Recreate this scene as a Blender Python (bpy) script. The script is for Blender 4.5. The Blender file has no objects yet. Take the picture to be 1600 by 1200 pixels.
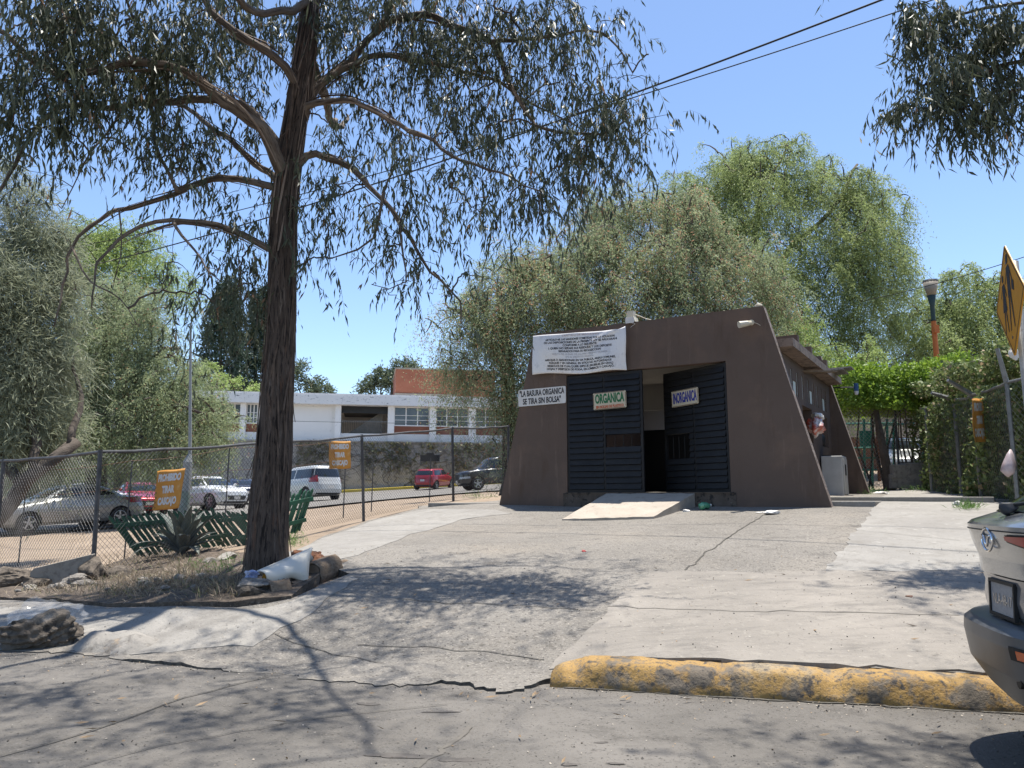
import bpy, bmesh, math, random
import numpy as np
from mathutils import Vector, Matrix, Euler
R = math.radians
rng = np.random.default_rng(7)
random.seed(7)
scene = bpy.context.scene
COL = scene.collection

# ------------------------------------------------------------ camera, sky, sun
EYE = 1.25
PITCH = R(8.4)
cam = bpy.data.cameras.new('camera'); camo = bpy.data.objects.new('camera', cam); COL.objects.link(camo)
cam.sensor_width = 36; cam.lens = 27.0; cam.clip_end = 3000; cam.clip_start = 0.05
camo.location = (0, 0, EYE); camo.rotation_euler = (R(90)+PITCH, 0, 0)
scene.camera = camo
SUN_EL = R(80); SUN_DIR = Vector((.66*math.cos(SUN_EL), .75*math.cos(SUN_EL), math.sin(SUN_EL))).normalized()
world = bpy.data.worlds.new('World'); scene.world = world; world.use_nodes = True
wn = world.node_tree; bg = wn.nodes['Background']
sky = wn.nodes.new('ShaderNodeTexSky'); sky.sky_type = 'NISHITA'; sky.sun_disc = False
sky.sun_elevation = SUN_EL; sky.sun_rotation = math.atan2(SUN_DIR.x, SUN_DIR.y)
sky.air_density = 1.0; sky.dust_density = 1.0; sky.ozone_density = 1.6; sky.altitude = 1500
hs = wn.nodes.new('ShaderNodeHueSaturation'); hs.inputs['Saturation'].default_value = 1.02
wn.links.new(sky.outputs[0], hs.inputs['Color']); wn.links.new(hs.outputs[0], bg.inputs[0]); bg.inputs[1].default_value = 0.104
sl = bpy.data.lights.new('sun', 'SUN'); sl.energy = 4.0; sl.angle = R(0.55); sl.color = (1, .955, .88)
so = bpy.data.objects.new('sun', sl); COL.objects.link(so)
so.rotation_euler = SUN_DIR.to_track_quat('Z', 'Y').to_euler()
scene.view_settings.view_transform = 'Standard'; scene.view_settings.look = 'None'
scene.view_settings.gamma = 1; scene.view_settings.exposure = 1.27
scene.render.engine = 'CYCLES'

# ------------------------------------------------------------ where a photo ray goes in the world
CP, SP = math.cos(PITCH), math.sin(PITCH)
def ray(u, v):
    a = (u-800)/1200; b = (600-v)/1200
    y = CP - b*SP; z = SP + b*CP
    return a/y, z/y
def P(u, v, Y):
    a, b = ray(u, v); return Vector((a*Y, Y, EYE+b*Y))
KA = Vector((.32, 5.5)); KD = Vector((.973, -.232)).normalized(); KN = Vector((-KD.y, KD.x))
def sd(x, y): return (x-KA.x)*KN.x + (y-KA.y)*KN.y        # distance behind the kerb line
cps = []
for x, z in ((-30,.0),(-12,.02),(-8,.03),(-4,.035),(-2,.04),(-.2,.05),(1,.13),(3,.13),(6,.13),(10,.13),(30,.15)):
    q = KA + KD*(x-.32); cps.append((q.x, q.y, z))
for u, v, Y in ((415,893,8.6),(1300,793,12.7),(780,790,16.0),(1040,791,14.2),(165,905,10.8),(3,900,12.3),(577,810,16.6),
                (712,780,19),(80,830,25),(220,803,36),(330,797,38),(500,783,39),(755,765,45),(677,760,62),(905,813,13.4),
                (1365,772,17.5),(1440,767,18),(1560,787,12.5),(1410,738,32),(280,870,12.8)):
    p = P(u, v, Y); cps.append(tuple(p))
cps += [(-4.4,13.7,.47),(-60,60,.4),(60,60,4),(-150,150,3),(0,150,6),(150,150,6),(12,25,1.6),(20,12,1.1),(-20,12,0),(-25,20,.05),(-11,20,.08)]
cps = np.array(cps)
def tps(d): d = np.maximum(d, 1e-6); return d*d*np.log(d)
_n = len(cps); _S = 20.0
_A = tps(np.linalg.norm(cps[:,None,:2]-cps[None,:,:2], axis=2)/_S) + np.eye(_n)*2e-4
_Pm = np.c_[np.ones(_n), cps[:,:2]/_S]
_M = np.block([[_A, _Pm],[_Pm.T, np.zeros((3,3))]])
_w = np.linalg.solve(_M, np.r_[cps[:,2], 0,0,0])
def land(x, y):
    x = np.atleast_1d(np.asarray(x, float)); y = np.atleast_1d(np.asarray(y, float))
    out = np.zeros(x.shape)
    for i in range(_n):
        out += _w[i]*tps(np.hypot(x-cps[i,0], y-cps[i,1])/_S)
    return out + _w[_n] + _w[_n+1]*x/_S + _w[_n+2]*y/_S
def hz(x, y):
    if sd(x, y) < 0: return 0.0
    return float(land(x, y)[0])
def G(u, v):
    a, b = ray(u, v); Y = np.geomspace(2, 220, 3000); X = a*Y; Z = EYE+b*Y
    s = (X-KA.x)*KN.x+(Y-KA.y)*KN.y
    h = np.where(s < 0, 0, land(X, Y))
    k = np.argmax(Z <= h)
    if Z[k] > h[k]: k = -1
    return Vector((float(X[k]), float(Y[k]), float(h[k])))

# ------------------------------------------------------------ materials
def _mix(nt, fac, a, b):
    m = nt.nodes.new('ShaderNodeMix'); m.data_type = 'RGBA'
    for s, val in ((m.inputs[0], fac), (m.inputs[6], a), (m.inputs[7], b)):
        if hasattr(val, 'is_linked') or hasattr(val, 'links'): nt.links.new(val, s)
        else: s.default_value = val if not isinstance(val, tuple) else (*val, 1)
    return m.outputs[2]
def _noise(nt, co, scale, detail=5, rough=.6, stretch=None, dist=0):
    n = nt.nodes.new('ShaderNodeTexNoise'); n.inputs['Scale'].default_value = scale
    n.inputs['Detail'].default_value = detail; n.inputs['Roughness'].default_value = rough; n.inputs['Distortion'].default_value = dist
    if stretch:
        mp = nt.nodes.new('ShaderNodeMapping'); mp.inputs['Scale'].default_value = stretch
        nt.links.new(co, mp.inputs[0]); co = mp.outputs[0]
    nt.links.new(co, n.inputs['Vector']); return n.outputs[0]
def _ramp(nt, f, a, b, lo=0., hi=1.):
    m = nt.nodes.new('ShaderNodeMapRange'); m.inputs[1].default_value = a; m.inputs[2].default_value = b
    m.inputs[3].default_value = lo; m.inputs[4].default_value = hi
    nt.links.new(f, m.inputs[0]); return m.outputs[0]
def mat(name, c1, c2=None, rough=.8, scale=3, layers=(), bump=0, bscale=40, metal=0, stretch=None, lo=.35, hi=.65, uv=False, spec=.4, bdetail=6, coat=0):
    """layers: (colour, scale, lo, hi, stretch) blotches over the base"""
    K = lambda c: tuple(.77*x for x in c)
    if metal < .5: c1 = K(c1); c2 = K(c2) if c2 else None; layers = [(K(L[0]),)+tuple(L[1:]) for L in layers]
    m = bpy.data.materials.new(name); m.use_nodes = True; nt = m.node_tree
    b = nt.nodes['Principled BSDF']; tc = nt.nodes.new('ShaderNodeTexCoord'); co = tc.outputs['UV' if uv else 'Object']
    b.inputs['Roughness'].default_value = rough; b.inputs['Metallic'].default_value = metal
    b.inputs['Specular IOR Level'].default_value = spec; b.inputs['Coat Weight'].default_value = coat
    col = None
    if c2: col = _mix(nt, _ramp(nt, _noise(nt, co, scale, stretch=stretch), lo, hi), c1, c2)
    for L in layers:
        c, s, a, e = L[:4]; st = L[4] if len(L) > 4 else None
        f = _ramp(nt, _noise(nt, co, s, 8, .65, st), a, e)
        col = _mix(nt, f, col if col is not None else c1, c)
    if col is None: b.inputs['Base Color'].default_value = (*c1, 1)
    else: nt.links.new(col, b.inputs['Base Color'])
    if bump:
        bn = nt.nodes.new('ShaderNodeBump'); bn.inputs['Strength'].default_value = 1; bn.inputs['Distance'].default_value = bump
        nt.links.new(_noise(nt, co, bscale, bdetail, .65, stretch), bn.inputs['Height']); nt.links.new(bn.outputs[0], b.inputs['Normal'])
    return m
def leafmat(name, a, b, c=None, trans=.35, rough=.55):
    m = bpy.data.materials.new(name); m.use_nodes = True; nt = m.node_tree; bs = nt.nodes['Principled BSDF']
    at = nt.nodes.new('ShaderNodeAttribute'); at.attribute_name = 'tint'
    col = _mix(nt, _ramp(nt, at.outputs['Fac'], 0, .8), a, b)
    if c: col = _mix(nt, _ramp(nt, at.outputs['Fac'], .88, .95), col, c)
    nt.links.new(col, bs.inputs['Base Color']); bs.inputs['Roughness'].default_value = rough; bs.inputs['Specular IOR Level'].default_value = .35
    tr = nt.nodes.new('ShaderNodeBsdfTranslucent'); nt.links.new(col, tr.inputs[0])
    mx = nt.nodes.new('ShaderNodeMixShader'); mx.inputs[0].default_value = trans
    nt.links.new(bs.outputs[0], mx.inputs[1]); nt.links.new(tr.outputs[0], mx.inputs[2])
    nt.links.new(mx.outputs[0], nt.nodes['Material Output'].inputs[0]); return m

M = {}
G3 = lambda g, w=0: (g*(1+w), g, g*(1-w))
M['road'] = mat('road_asphalt', (.108,.098,.085), (.148,.135,.118), .95, 1.1, [((.23,.21,.185), .35, .42, .66), ((.066,.059,.051), 1.3,.58,.72), ((.19,.175,.155), 60, .56, .66), ((.038,.034,.03), 48, .57, .68), ((.135,.122,.107), 16, .55, .7)], .012, 60)
M['drive'] = mat('driveway_surface', (.205,.187,.162), (.265,.243,.212), .96, .7, [((.30,.265,.218), .5, .5, .75), ((.115,.103,.09), 2.2, .58, .78), ((.37,.335,.29), 42, .54, .64), ((.07,.062,.053), 36, .55, .66), ((.12,.107,.092), 11, .57, .7)], .02, 45)
M['conc'] = mat('pale_concrete', (.26,.244,.22), (.32,.302,.272), .92, .9, [((.225,.208,.182), 4, .50, .72), ((.16,.145,.125), 1.6, .60, .82), ((.40,.38,.345), 7, .58, .72), ((.15,.137,.12), 45, .60, .70), ((.21,.195,.17), 18, .58, .7)], .008, 40)
M['conc2'] = mat('grey_worn_concrete', (.255,.238,.212), (.32,.30,.268), .93, .9, [((.20,.185,.163), 3, .48, .68), ((.15,.137,.12), 1.3, .56, .76), ((.37,.345,.305), 8, .58, .72), ((.13,.118,.103), 42, .58, .68)], .012, 40)
M['patch'] = mat('smooth_concrete', (.235,.212,.182), (.30,.27,.232), .92, .8, [((.18,.163,.142), 2.4, .48, .70, (1,3,1)), ((.33,.30,.255), 5, .58, .76), ((.13,.118,.104), 9, .62, .72), ((.13,.118,.104), 45, .60, .70), ((.36,.33,.28), 22, .60, .70)], .008, 40)
M['soil'] = mat('dry_soil', (.27,.205,.145), (.34,.262,.19), .98, .6, [((.19,.14,.10), 3, .55, .75), ((.40,.33,.26), 40, .6, .75), ((.15,.115,.08), 22, .62, .72)], .02, 30)
M['litter_soil'] = mat('littered_soil', (.105,.08,.06), (.20,.155,.115), .98, 6, [((.07,.055,.045), 14, .5, .65), ((.40,.34,.27), 50, .6, .7)], .03, 40)
M['edge'] = mat('broken_edge', (.05,.045,.04), (.13,.12,.10), .95, 30, bump=.01)
M['lot'] = mat('lot_asphalt', (.17,.158,.143), (.22,.205,.185), .93, .5, [((.18,.17,.15), 2, .55, .75)], .004, 60)
M['kerb'] = mat('worn_yellow_kerb', (.40,.25,.085), (.33,.195,.06), .88, 6, [((.36,.29,.19), 3, .50, .64), ((.17,.14,.105), 6, .50, .60), ((.07,.062,.055), 13, .55, .63), ((.14,.115,.09), 50, .54, .64)], .010, 45)
M['kerbold'] = mat('faded_kerb', (.27,.25,.22), (.33,.305,.27), .95, 4, [((.40,.26,.12), 3.2, .54, .68), ((.17,.155,.135), 9, .52, .66), ((.10,.09,.08), 30, .6, .7)], .01, 40)
M['kerbyellow'] = mat('yellow_kerb', (.70,.52,.06), (.62,.45,.06), .8, 2)
M['brown'] = mat('brown_wall_paint', (.122,.085,.066), (.138,.099,.078), .88, .8, [((.180,.120,.088), 1.1, .50, .70), ((.205,.145,.110), 2.5, .58, .72, (2.5,2.5,.25)), ((.105,.066,.046), 3, .56, .75, (1,1,.25)), ((.12,.078,.055), 7, .60, .74, (1,1,.2)), ((.25,.19,.15), 40, .69, .74)], .004, 30)
M['brownbase'] = mat('stained_base', (.10,.075,.058), (.14,.11,.088), .9, 5, [((.22,.19,.16), 14, .60, .66), ((.035,.03,.027), 6, .52, .6)], .008, 30)
M['edgepaint'] = mat('worn_slab_edge', (.16,.12,.105), (.27,.22,.19), .9, 9, [((.07,.055,.05), 20, .5, .6)], .004, 40)
M['soffit'] = mat('roof_concrete', (.24,.17,.13), (.32,.24,.19), .9, 3, [((.11,.085,.07), 8, .5, .65)], .004, 30)
M['inner'] = mat('grey_plaster', (.55,.53,.50), (.50,.49,.46), .9, 2)
M['door'] = mat('blue_black_door_paint', (.0075,.0075,.0085), (.013,.013,.0145), .6, 3, [((.022,.021,.021), 5, .54, .72, (.6,1,3)), ((.035,.035,.037), 26, .62, .7), ((.10,.10,.10), 60, .72, .76)], .002, 40, spec=.35)
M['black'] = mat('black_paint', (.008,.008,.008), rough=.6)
M['sign_white'] = mat('white_sign_board', (.80,.78,.74), (.72,.69,.65), .6, 5, [((.35,.31,.27), 25, .68, .74)])
M['sign_cream'] = mat('cream_sign_board', (.66,.60,.45), (.58,.51,.37), .6, 6, [((.35,.22,.12), 18, .66, .72)])
M['ink'] = mat('black_lettering', (.025,.025,.03), rough=.7)
M['ink_faint'] = mat('faded_lettering', (.42,.40,.41), rough=.8)
M['ink_red'] = mat('faded_red_lettering', (.46,.30,.26), rough=.8)
M['green_ink'] = mat('green_lettering', (.015,.16,.06), rough=.6)
M['red_ink'] = mat('orange_red_lettering', (.55,.10,.03), rough=.6)
M['blue_ink'] = mat('blue_lettering', (.02,.03,.28), rough=.6)
M['white_ink'] = mat('white_lettering', (.75,.76,.76), rough=.7)
M['banner'] = mat('weathered_banner', (.80,.77,.75), (.90,.87,.85), .28, 1.2, [((.40,.40,.42), 5, .55, .8), ((.60,.45,.38), 1.3, .62, .8,(1,1,3))], .006, 7, spec=.8)
M['sign_orange'] = mat('orange_sign_cloth', (.62,.27,.045), (.70,.33,.07), .7, 5, [((.72,.42,.16), 9, .55, .7)], .004, 14)
M['ramp'] = mat('cast_concrete_ramp', (.40,.345,.285), (.47,.41,.34), .92, 3, [((.30,.26,.215), 9, .55, .7), ((.24,.2,.17), 120, .62, .75)], .006, 70)
M['galv'] = mat('galvanised_steel', (.15,.15,.145), (.22,.22,.215), .5, 8, [((.12,.10,.09), 14, .6, .7)], metal=.6)
M['postdark'] = mat('weathered_post', (.06,.062,.066), (.11,.11,.115), .6, 8, [((.16,.10,.07), 16, .62, .7)], metal=.3)
M['wire'] = mat('fence_wire', (.10,.10,.105), rough=.6, metal=.4)
M['wirelight'] = mat('galvanised_fence_wire', (.32,.32,.31), rough=.5, metal=.4)
M['cable'] = mat('cable_rubber', (.02,.02,.022), rough=.6)
M['green_wood'] = mat('green_painted_wood', (.018,.11,.06), (.025,.085,.05), .7, 6, [((.10,.12,.08), 18, .6, .7)], .003, 30)
M['green_metal'] = mat('green_painted_metal', (.02,.18,.12), (.03,.13,.10), .5, 6)
M['rust'] = mat('rusty_brown_paint', (.16,.07,.035), (.11,.05,.03), .7, 8)
M['stone'] = mat('grey_stone', (.20,.18,.155), (.30,.27,.235), .95, 6, [((.12,.105,.09), 11, .5, .65), ((.38,.36,.33), 30, .6, .7)], .015, 18)
M['stonedark'] = mat('dark_volcanic_stone', (.105,.085,.065), (.19,.155,.12), .95, 7, [((.045,.037,.03), 10, .5, .62), ((.28,.24,.19), 26, .6, .7)], .03, 14)
M['concblock'] = mat('broken_concrete', (.27,.25,.215), (.34,.31,.27), .95, 4, [((.19,.17,.15), 12, .5, .65)], .01, 22)
M['logbark'] = mat('weathered_log', (.19,.135,.09), (.30,.225,.155), .95, 5, [((.10,.07,.05), 9, .52, .66, (1,6,6))], .012, 24, stretch=(1,5,5))
M['logend'] = mat('sawn_log_end', (.20,.15,.11), (.29,.22,.165), .95, 9, bump=.004)
M['rot'] = mat('rotten_red_wood', (.13,.05,.025), (.26,.12,.06), .95, 16, [((.04,.02,.014), 24, .5, .6)], .02, 30)
M['shell'] = mat('white_plastic_shell', (.68,.63,.54), (.74,.70,.61), .35, 2, [((.55,.51,.44), 7, .6, .75)], spec=.5)
M['foam'] = mat('orange_foam', (.62,.30,.03), (.50,.22,.02), .9, 20, bump=.006)
M['plastic_clear'] = None
M['glass'] = mat('car_glass', (.012,.016,.02), rough=.06, spec=.9)
M['win'] = mat('window_glass', (.05,.06,.07), (.11,.12,.13), .12, .8, spec=.8)
M['tyre'] = mat('tyre_rubber', (.018,.018,.018), (.03,.028,.026), .85, 20)
M['rim'] = mat('alloy_rim', (.42,.43,.44), rough=.35, metal=.8)
M['trim'] = mat('dark_plastic_trim', (.025,.027,.03), (.033,.034,.037), .55, 12)
M['chrome'] = mat('chrome', (.75,.76,.78), rough=.12, metal=1)
M['tail'] = mat('red_lamp', (.32,.01,.012), rough=.12, spec=.8)
M['amber'] = mat('amber_lens', (.60,.13,.04), rough=.2, spec=.7)
M['lamp'] = mat('clear_lamp', (.55,.57,.6), rough=.15, spec=.8)
M['white_wall'] = mat('white_school_paint', (1.0,.97,.93), (1.04,1.01,.97), .8, .6, [((.58,.58,.60), 2, .6, .8)])
M['fascia'] = mat('stained_white_fascia', (.95,.92,.88), (1.0,.97,.93), .85, 1, [((.22,.22,.23), 2.2, .60, .68, (1,1,2.5)), ((.42,.42,.44), 5, .58, .7)])
M['brick'] = mat('orange_brick', (.27,.095,.055), (.33,.125,.075), .9, .9, [((.40,.22,.16), 6, .56, .66, (1,1,7)), ((.18,.065,.04), 9, .6, .68, (1,1,6))])
M['wallstone'] = mat('grey_retaining_wall', (.40,.37,.33), (.48,.445,.40), .95, 1, [((.20,.19,.17), 3, .55, .68), ((.14,.135,.11), 1.1, .57, .66), ((.38,.365,.34), 9, .6, .7)], .03, 6)
M['bark'] = mat('stringy_bark', (.068,.048,.036), (.135,.10,.078), .95, 5, [((.25,.20,.16), 4, .57, .68, (3,.5,1)), ((.20,.095,.05), 2.2, .58, .70, (2,.5,1)), ((.020,.014,.011), 6, .52, .60, (3,.45,1)), ((.012,.009,.007), 15, .56, .62, (3,.4,1))], .05, 6, stretch=(3,.45,1), uv=True)
M['barkpale'] = mat('smooth_pale_bark', (.15,.115,.088), (.235,.19,.152), .9, 4, [((.075,.05,.036), 3, .48, .62, (3,.6,1)), ((.33,.28,.235), 4, .60, .72, (3,.6,1)), ((.035,.026,.02), 9, .57, .65, (4,.6,1))], .02, 8, stretch=(3,.6,1), uv=True)
M['barkdark'] = mat('dark_bark', (.07,.055,.042), (.13,.105,.085), .95, 6, bump=.03, bscale=9)
M['twig'] = mat('twig_bark', (.065,.048,.037), (.13,.10,.078), .9, 3)
M['orange_pole'] = mat('orange_painted_pole', (.62,.17,.03), (.52,.14,.03), .6, 5)
M['lamp_head'] = mat('beige_lamp_shade', (.30,.26,.21), rough=.6)
M['lamp_neck'] = mat('dark_green_neck', (.03,.055,.05), rough=.6)
M['sign_yellow'] = mat('school_sign_yellow', (.66,.30,.012), (.60,.27,.012), .45, 6, [((.5,.36,.2), 30, .7, .74)])
M['cream'] = mat('cream_plastic', (.66,.60,.47), rough=.5)
M['agave'] = mat('agave_skin', (.095,.115,.095), (.15,.165,.14), .6, 3, [((.30,.27,.20), 9, .62, .7)])
M['white_enamel'] = mat('white_enamel', (.62,.61,.58), (.52,.50,.47), .4, 3, [((.3,.2,.13), 12, .66, .72)])
M['silver_paint'] = mat('pale_silver_car_paint', (.33,.345,.355), rough=.24, metal=.75, coat=.7)
M['bumper'] = mat('grey_bumper_plastic', (.065,.068,.072), (.08,.083,.087), .38, 8, spec=.6)
M['plate'] = mat('plate_face', (.33,.33,.34), (.25,.25,.26), .5, 60)
L_euc = leafmat('eucalyptus_leaf', (.038,.050,.026), (.125,.140,.088), (.24,.14,.08), .28, .48)
L_pep = leafmat('pepper_tree_leaf', (.19,.245,.085), (.37,.44,.19), None, .5)
L_pepg = leafmat('grey_green_pepper_leaf', (.20,.24,.125), (.37,.43,.245), (.44,.24,.15), .5)
L_pepl = leafmat('bright_pepper_leaf', (.20,.27,.075), (.38,.48,.17), None, .45)
L_cas = leafmat('casuarina_needle', (.17,.19,.12), (.33,.355,.24), None, .45)
L_con = leafmat('conifer_needle', (.020,.040,.026), (.06,.095,.06), None, .2)
L_hedge = leafmat('hedge_leaf', (.09,.15,.02), (.26,.38,.05), None, .4)
L_far = leafmat('far_leaf', (.09,.12,.07), (.17,.21,.13), None, .35)
L_dry = leafmat('dry_weed', (.13,.095,.06), (.36,.29,.20), (.14,.16,.05), .2)
L_clear = None
def clearmat():
    m = bpy.data.materials.new('clear_crumpled_film'); m.use_nodes = True; nt = m.node_tree; b = nt.nodes['Principled BSDF']
    b.inputs['Base Color'].default_value = (.8,.8,.8,1); b.inputs['Roughness'].default_value = .15
    tr = nt.nodes.new('ShaderNodeBsdfTransparent'); mx = nt.nodes.new('ShaderNodeMixShader'); mx.inputs[0].default_value = .11
    nt.links.new(tr.outputs[0], mx.inputs[1]); nt.links.new(b.outputs[0], mx.inputs[2]); nt.links.new(mx.outputs[0], nt.nodes['Material Output'].inputs[0]); return m
M['film'] = clearmat()

# ------------------------------------------------------------ mesh collecting
class MB:
    def __init__(s): s.v = []; s.f = []; s.mi = []; s.uv = []; s.useuv = False
    def add(s, vs, fs, mi=0):
        o = len(s.v); s.v += [tuple(p) for p in vs]; s.f += [tuple(i+o for i in f) for f in fs]; s.mi += [mi]*len(fs)
    def box(s, lo, hi, mi=0, mtx=None):
        x0,y0,z0 = lo; x1,y1,z1 = hi
        vs = [(x0,y0,z0),(x1,y0,z0),(x1,y1,z0),(x0,y1,z0),(x0,y0,z1),(x1,y0,z1),(x1,y1,z1),(x0,y1,z1)]
        if mtx is not None: vs = [mtx @ Vector(p) for p in vs]
        s.add(vs, [(0,3,2,1),(4,5,6,7),(0,1,5,4),(1,2,6,5),(2,3,7,6),(3,0,4,7)], mi)
    def prism(s, poly, y0, y1, mi=0, axis='y', cap=None):
        """poly in (x,z) extruded along y (or (x,y) along z)"""
        n = len(poly)
        if axis == 'y': a = [(p[0], y0, p[1]) for p in poly]; b = [(p[0], y1, p[1]) for p in poly]
        elif axis == 'z': a = [(p[0], p[1], y0) for p in poly]; b = [(p[0], p[1], y1) for p in poly]
        else: a = [(y0, p[0], p[1]) for p in poly]; b = [(y1, p[0], p[1]) for p in poly]
        s.add(a+b, [tuple(range(n-1,-1,-1)), tuple(range(n, 2*n))], mi)
        s.add(a+b, [(i, (i+1)%n, n+(i+1)%n, n+i) for i in range(n)], mi if cap is None else cap)
    def tube(s, pts, rad, n=8, mi=0, caps=True, uv=False, wob=None):
        pts = [Vector(p) for p in pts]; m = len(pts)
        if not hasattr(rad, '__len__'): rad = [rad]*m
        o = len(s.v); prev = None; L = 0
        for i, p in enumerate(pts):
            t = (pts[min(i+1,m-1)]-pts[max(i-1,0)]); t = t.normalized() if t.length > 1e-9 else Vector((0,0,1))
            if prev is None:
                a = Vector((1,0,0)) if abs(t.x) < .9 else Vector((0,1,0)); nx = (a-t*a.dot(t)).normalized()
            else: nx = (prev-t*prev.dot(t)).normalized()
            prev = nx; ny = t.cross(nx)
            if i: L += (p-pts[i-1]).length
            for k in range(n):
                th = 2*math.pi*k/n; r = rad[i]
                if wob: r *= wob(th, L, rad[i])
                q = p+nx*(math.cos(th)*r)+ny*(math.sin(th)*r); s.v.append(tuple(q))
        for i in range(m-1):
            for k in range(n):
                s.f.append((o+i*n+k, o+i*n+(k+1)%n, o+(i+1)*n+(k+1)%n, o+(i+1)*n+k)); s.mi.append(mi)
        if uv:
            s.useuv = True; L = 0; fo = len(s.f)-(m-1)*n
            s.uvd = getattr(s, 'uvd', {})
            for i in range(m-1):
                L2 = L+(pts[i+1]-pts[i]).length
                for k in range(n):
                    c = 6.28*rad[0]; a0 = k/n*c; a1 = (k+1)/n*c
                    s.uvd[fo+i*n+k] = ((a0,L),(a1,L),(a1,L2),(a0,L2))
                L = L2
        if caps:
            s.f.append(tuple(o+k for k in range(n-1,-1,-1))); s.mi.append(mi)
            s.f.append(tuple(o+(m-1)*n+k for k in range(n))); s.mi.append(mi)
    def cyl(s, a, b, r, r2=None, n=12, mi=0): s.tube([a,b], [r, r if r2 is None else r2], n, mi)
    def build(s, name, mats, parent=None, smooth=False, loc=None, bevel=0):
        me = bpy.data.meshes.new(name); vs = s.v
        if loc is not None: vs = [(p[0]-loc[0], p[1]-loc[1], p[2]-loc[2]) for p in vs]
        me.from_pydata(vs, [], s.f)
        if not isinstance(mats, (list, tuple)): mats = [mats]
        for m in mats: me.materials.append(m)
        if len(mats) > 1: me.polygons.foreach_set('material_index', s.mi)
        if s.useuv:
            ul = me.uv_layers.new(name='UVMap'); dat = np.zeros((len(me.loops), 2), 'f')
            for pi, q in s.uvd.items():
                ls = me.polygons[pi].loop_start; dat[ls:ls+4] = q
            ul.data.foreach_set('uv', dat.ravel())
        o = bpy.data.objects.new(name, me); COL.objects.link(o)
        if smooth: me.polygons.foreach_set('use_smooth', [True]*len(me.polygons))
        me.update()
        if bevel:
            b = o.modifiers.new('bevel', 'BEVEL'); b.width = bevel; b.segments = 2; b.limit_method = 'ANGLE'
        if parent is not None: o.parent = parent
        if loc is not None: o.location = loc
        return o
def tag(o, label=None, cat=None, group=None, kind=None):
    if label: o['label'] = label
    if cat: o['category'] = cat
    if group: o['group'] = group
    if kind: o['kind'] = kind
    return o
def thing(name, label, cat, loc=(0,0,0), rz=0, group=None):
    o = bpy.data.objects.new(name, None); COL.objects.link(o); o.location = loc; o.rotation_euler = (0,0,rz)
    o.empty_display_size = .2
    return tag(o, label, cat, group)
def copy_tree(o, parent=None):
    c = o.copy(); COL.objects.link(c); c.parent = parent
    for ch in list(o.children): copy_tree(ch, c)
    return c
def struct(o, name=None): o['kind'] = 'structure'; return o
def rock(mb, c, r, seed, squash=(1,1,.7), rough=.3, sub=3, mi=0, rz=0):
    bm = bmesh.new(); bmesh.ops.create_icosphere(bm, subdivisions=sub, radius=1); rr = np.random.default_rng(seed)
    k = rr.normal(size=(9,3)); ph = rr.uniform(0, 6.28, 9); pl = rr.normal(size=(7,3)); pl /= np.linalg.norm(pl, axis=1)[:,None]; d = rr.uniform(.55,.85,7)
    cs, sn = math.cos(rz), math.sin(rz); vs = []
    for v in bm.verts:
        p = np.array(v.co)
        for a, b in zip(pl, d):
            t = p@a
            if t > b: p = p-a*(t-b)*.9
        f = 1+rough*.25*sum(math.sin(k[i]@p*2.6+ph[i]) for i in range(9))/3 + rough*.08*math.sin(k[0]@p*11+ph[2])+rough*.06*math.sin(k[3]@p*17+ph[4])
        p = p*f*np.array(squash)*r; vs.append((c[0]+p[0]*cs-p[1]*sn, c[1]+p[0]*sn+p[1]*cs, c[2]+p[2]))
    mb.add(vs, [tuple(v.index for v in f.verts) for f in bm.faces], mi); bm.free()
def text(body, name, m, parent, loc, rot, size, w=1.0, bold=0.0, align='CENTER', ex=.002):
    """lettering as a mesh; w squeezes the letters sideways"""
    cu = bpy.data.curves.new(name, 'FONT'); cu.body = body; cu.size = size; cu.align_x = align; cu.align_y = 'CENTER'
    cu.extrude = ex; cu.offset = bold; cu.resolution_u = 3
    t = bpy.data.objects.new(name, cu); COL.objects.link(t)
    me = bpy.data.meshes.new_from_object(t.evaluated_get(bpy.context.evaluated_depsgraph_get()))
    bpy.data.objects.remove(t); bpy.data.curves.remove(cu)
    me.transform(Matrix.Diagonal((w,1,1,1))); me.materials.clear(); me.materials.append(m)
    o = bpy.data.objects.new(name, me); COL.objects.link(o); o.parent = parent; o.location = loc; o.rotation_euler = rot
    return o
def quads(name, V, m, parent=None, tint=None, loc=(0,0,0), tri=False):
    """V: (n,4,3) numpy quads -> one mesh with a per-face tint"""
    n = len(V); k = 4; me = bpy.data.meshes.new(name)
    vv = (V-np.array(loc)).astype('f').reshape(-1,3)
    me.vertices.add(n*k); me.vertices.foreach_set('co', vv.ravel())
    me.loops.add(n*k); me.loops.foreach_set('vertex_index', np.arange(n*k, dtype='i'))
    me.polygons.add(n); me.polygons.foreach_set('loop_start', np.arange(0, n*k, k, dtype='i'))
    me.polygons.foreach_set('loop_total', np.full(n, k, dtype='i'))
    me.materials.append(m); at = me.attributes.new('tint', 'FLOAT', 'FACE')
    at.data.foreach_set('value', (rng.random(n) if tint is None else tint).astype('f'))
    me.update(calc_edges=True); me.validate()
    o = bpy.data.objects.new(name, me); COL.objects.link(o)
    if parent is not None: o.parent = parent
    else: o.location = loc
    return o
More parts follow.
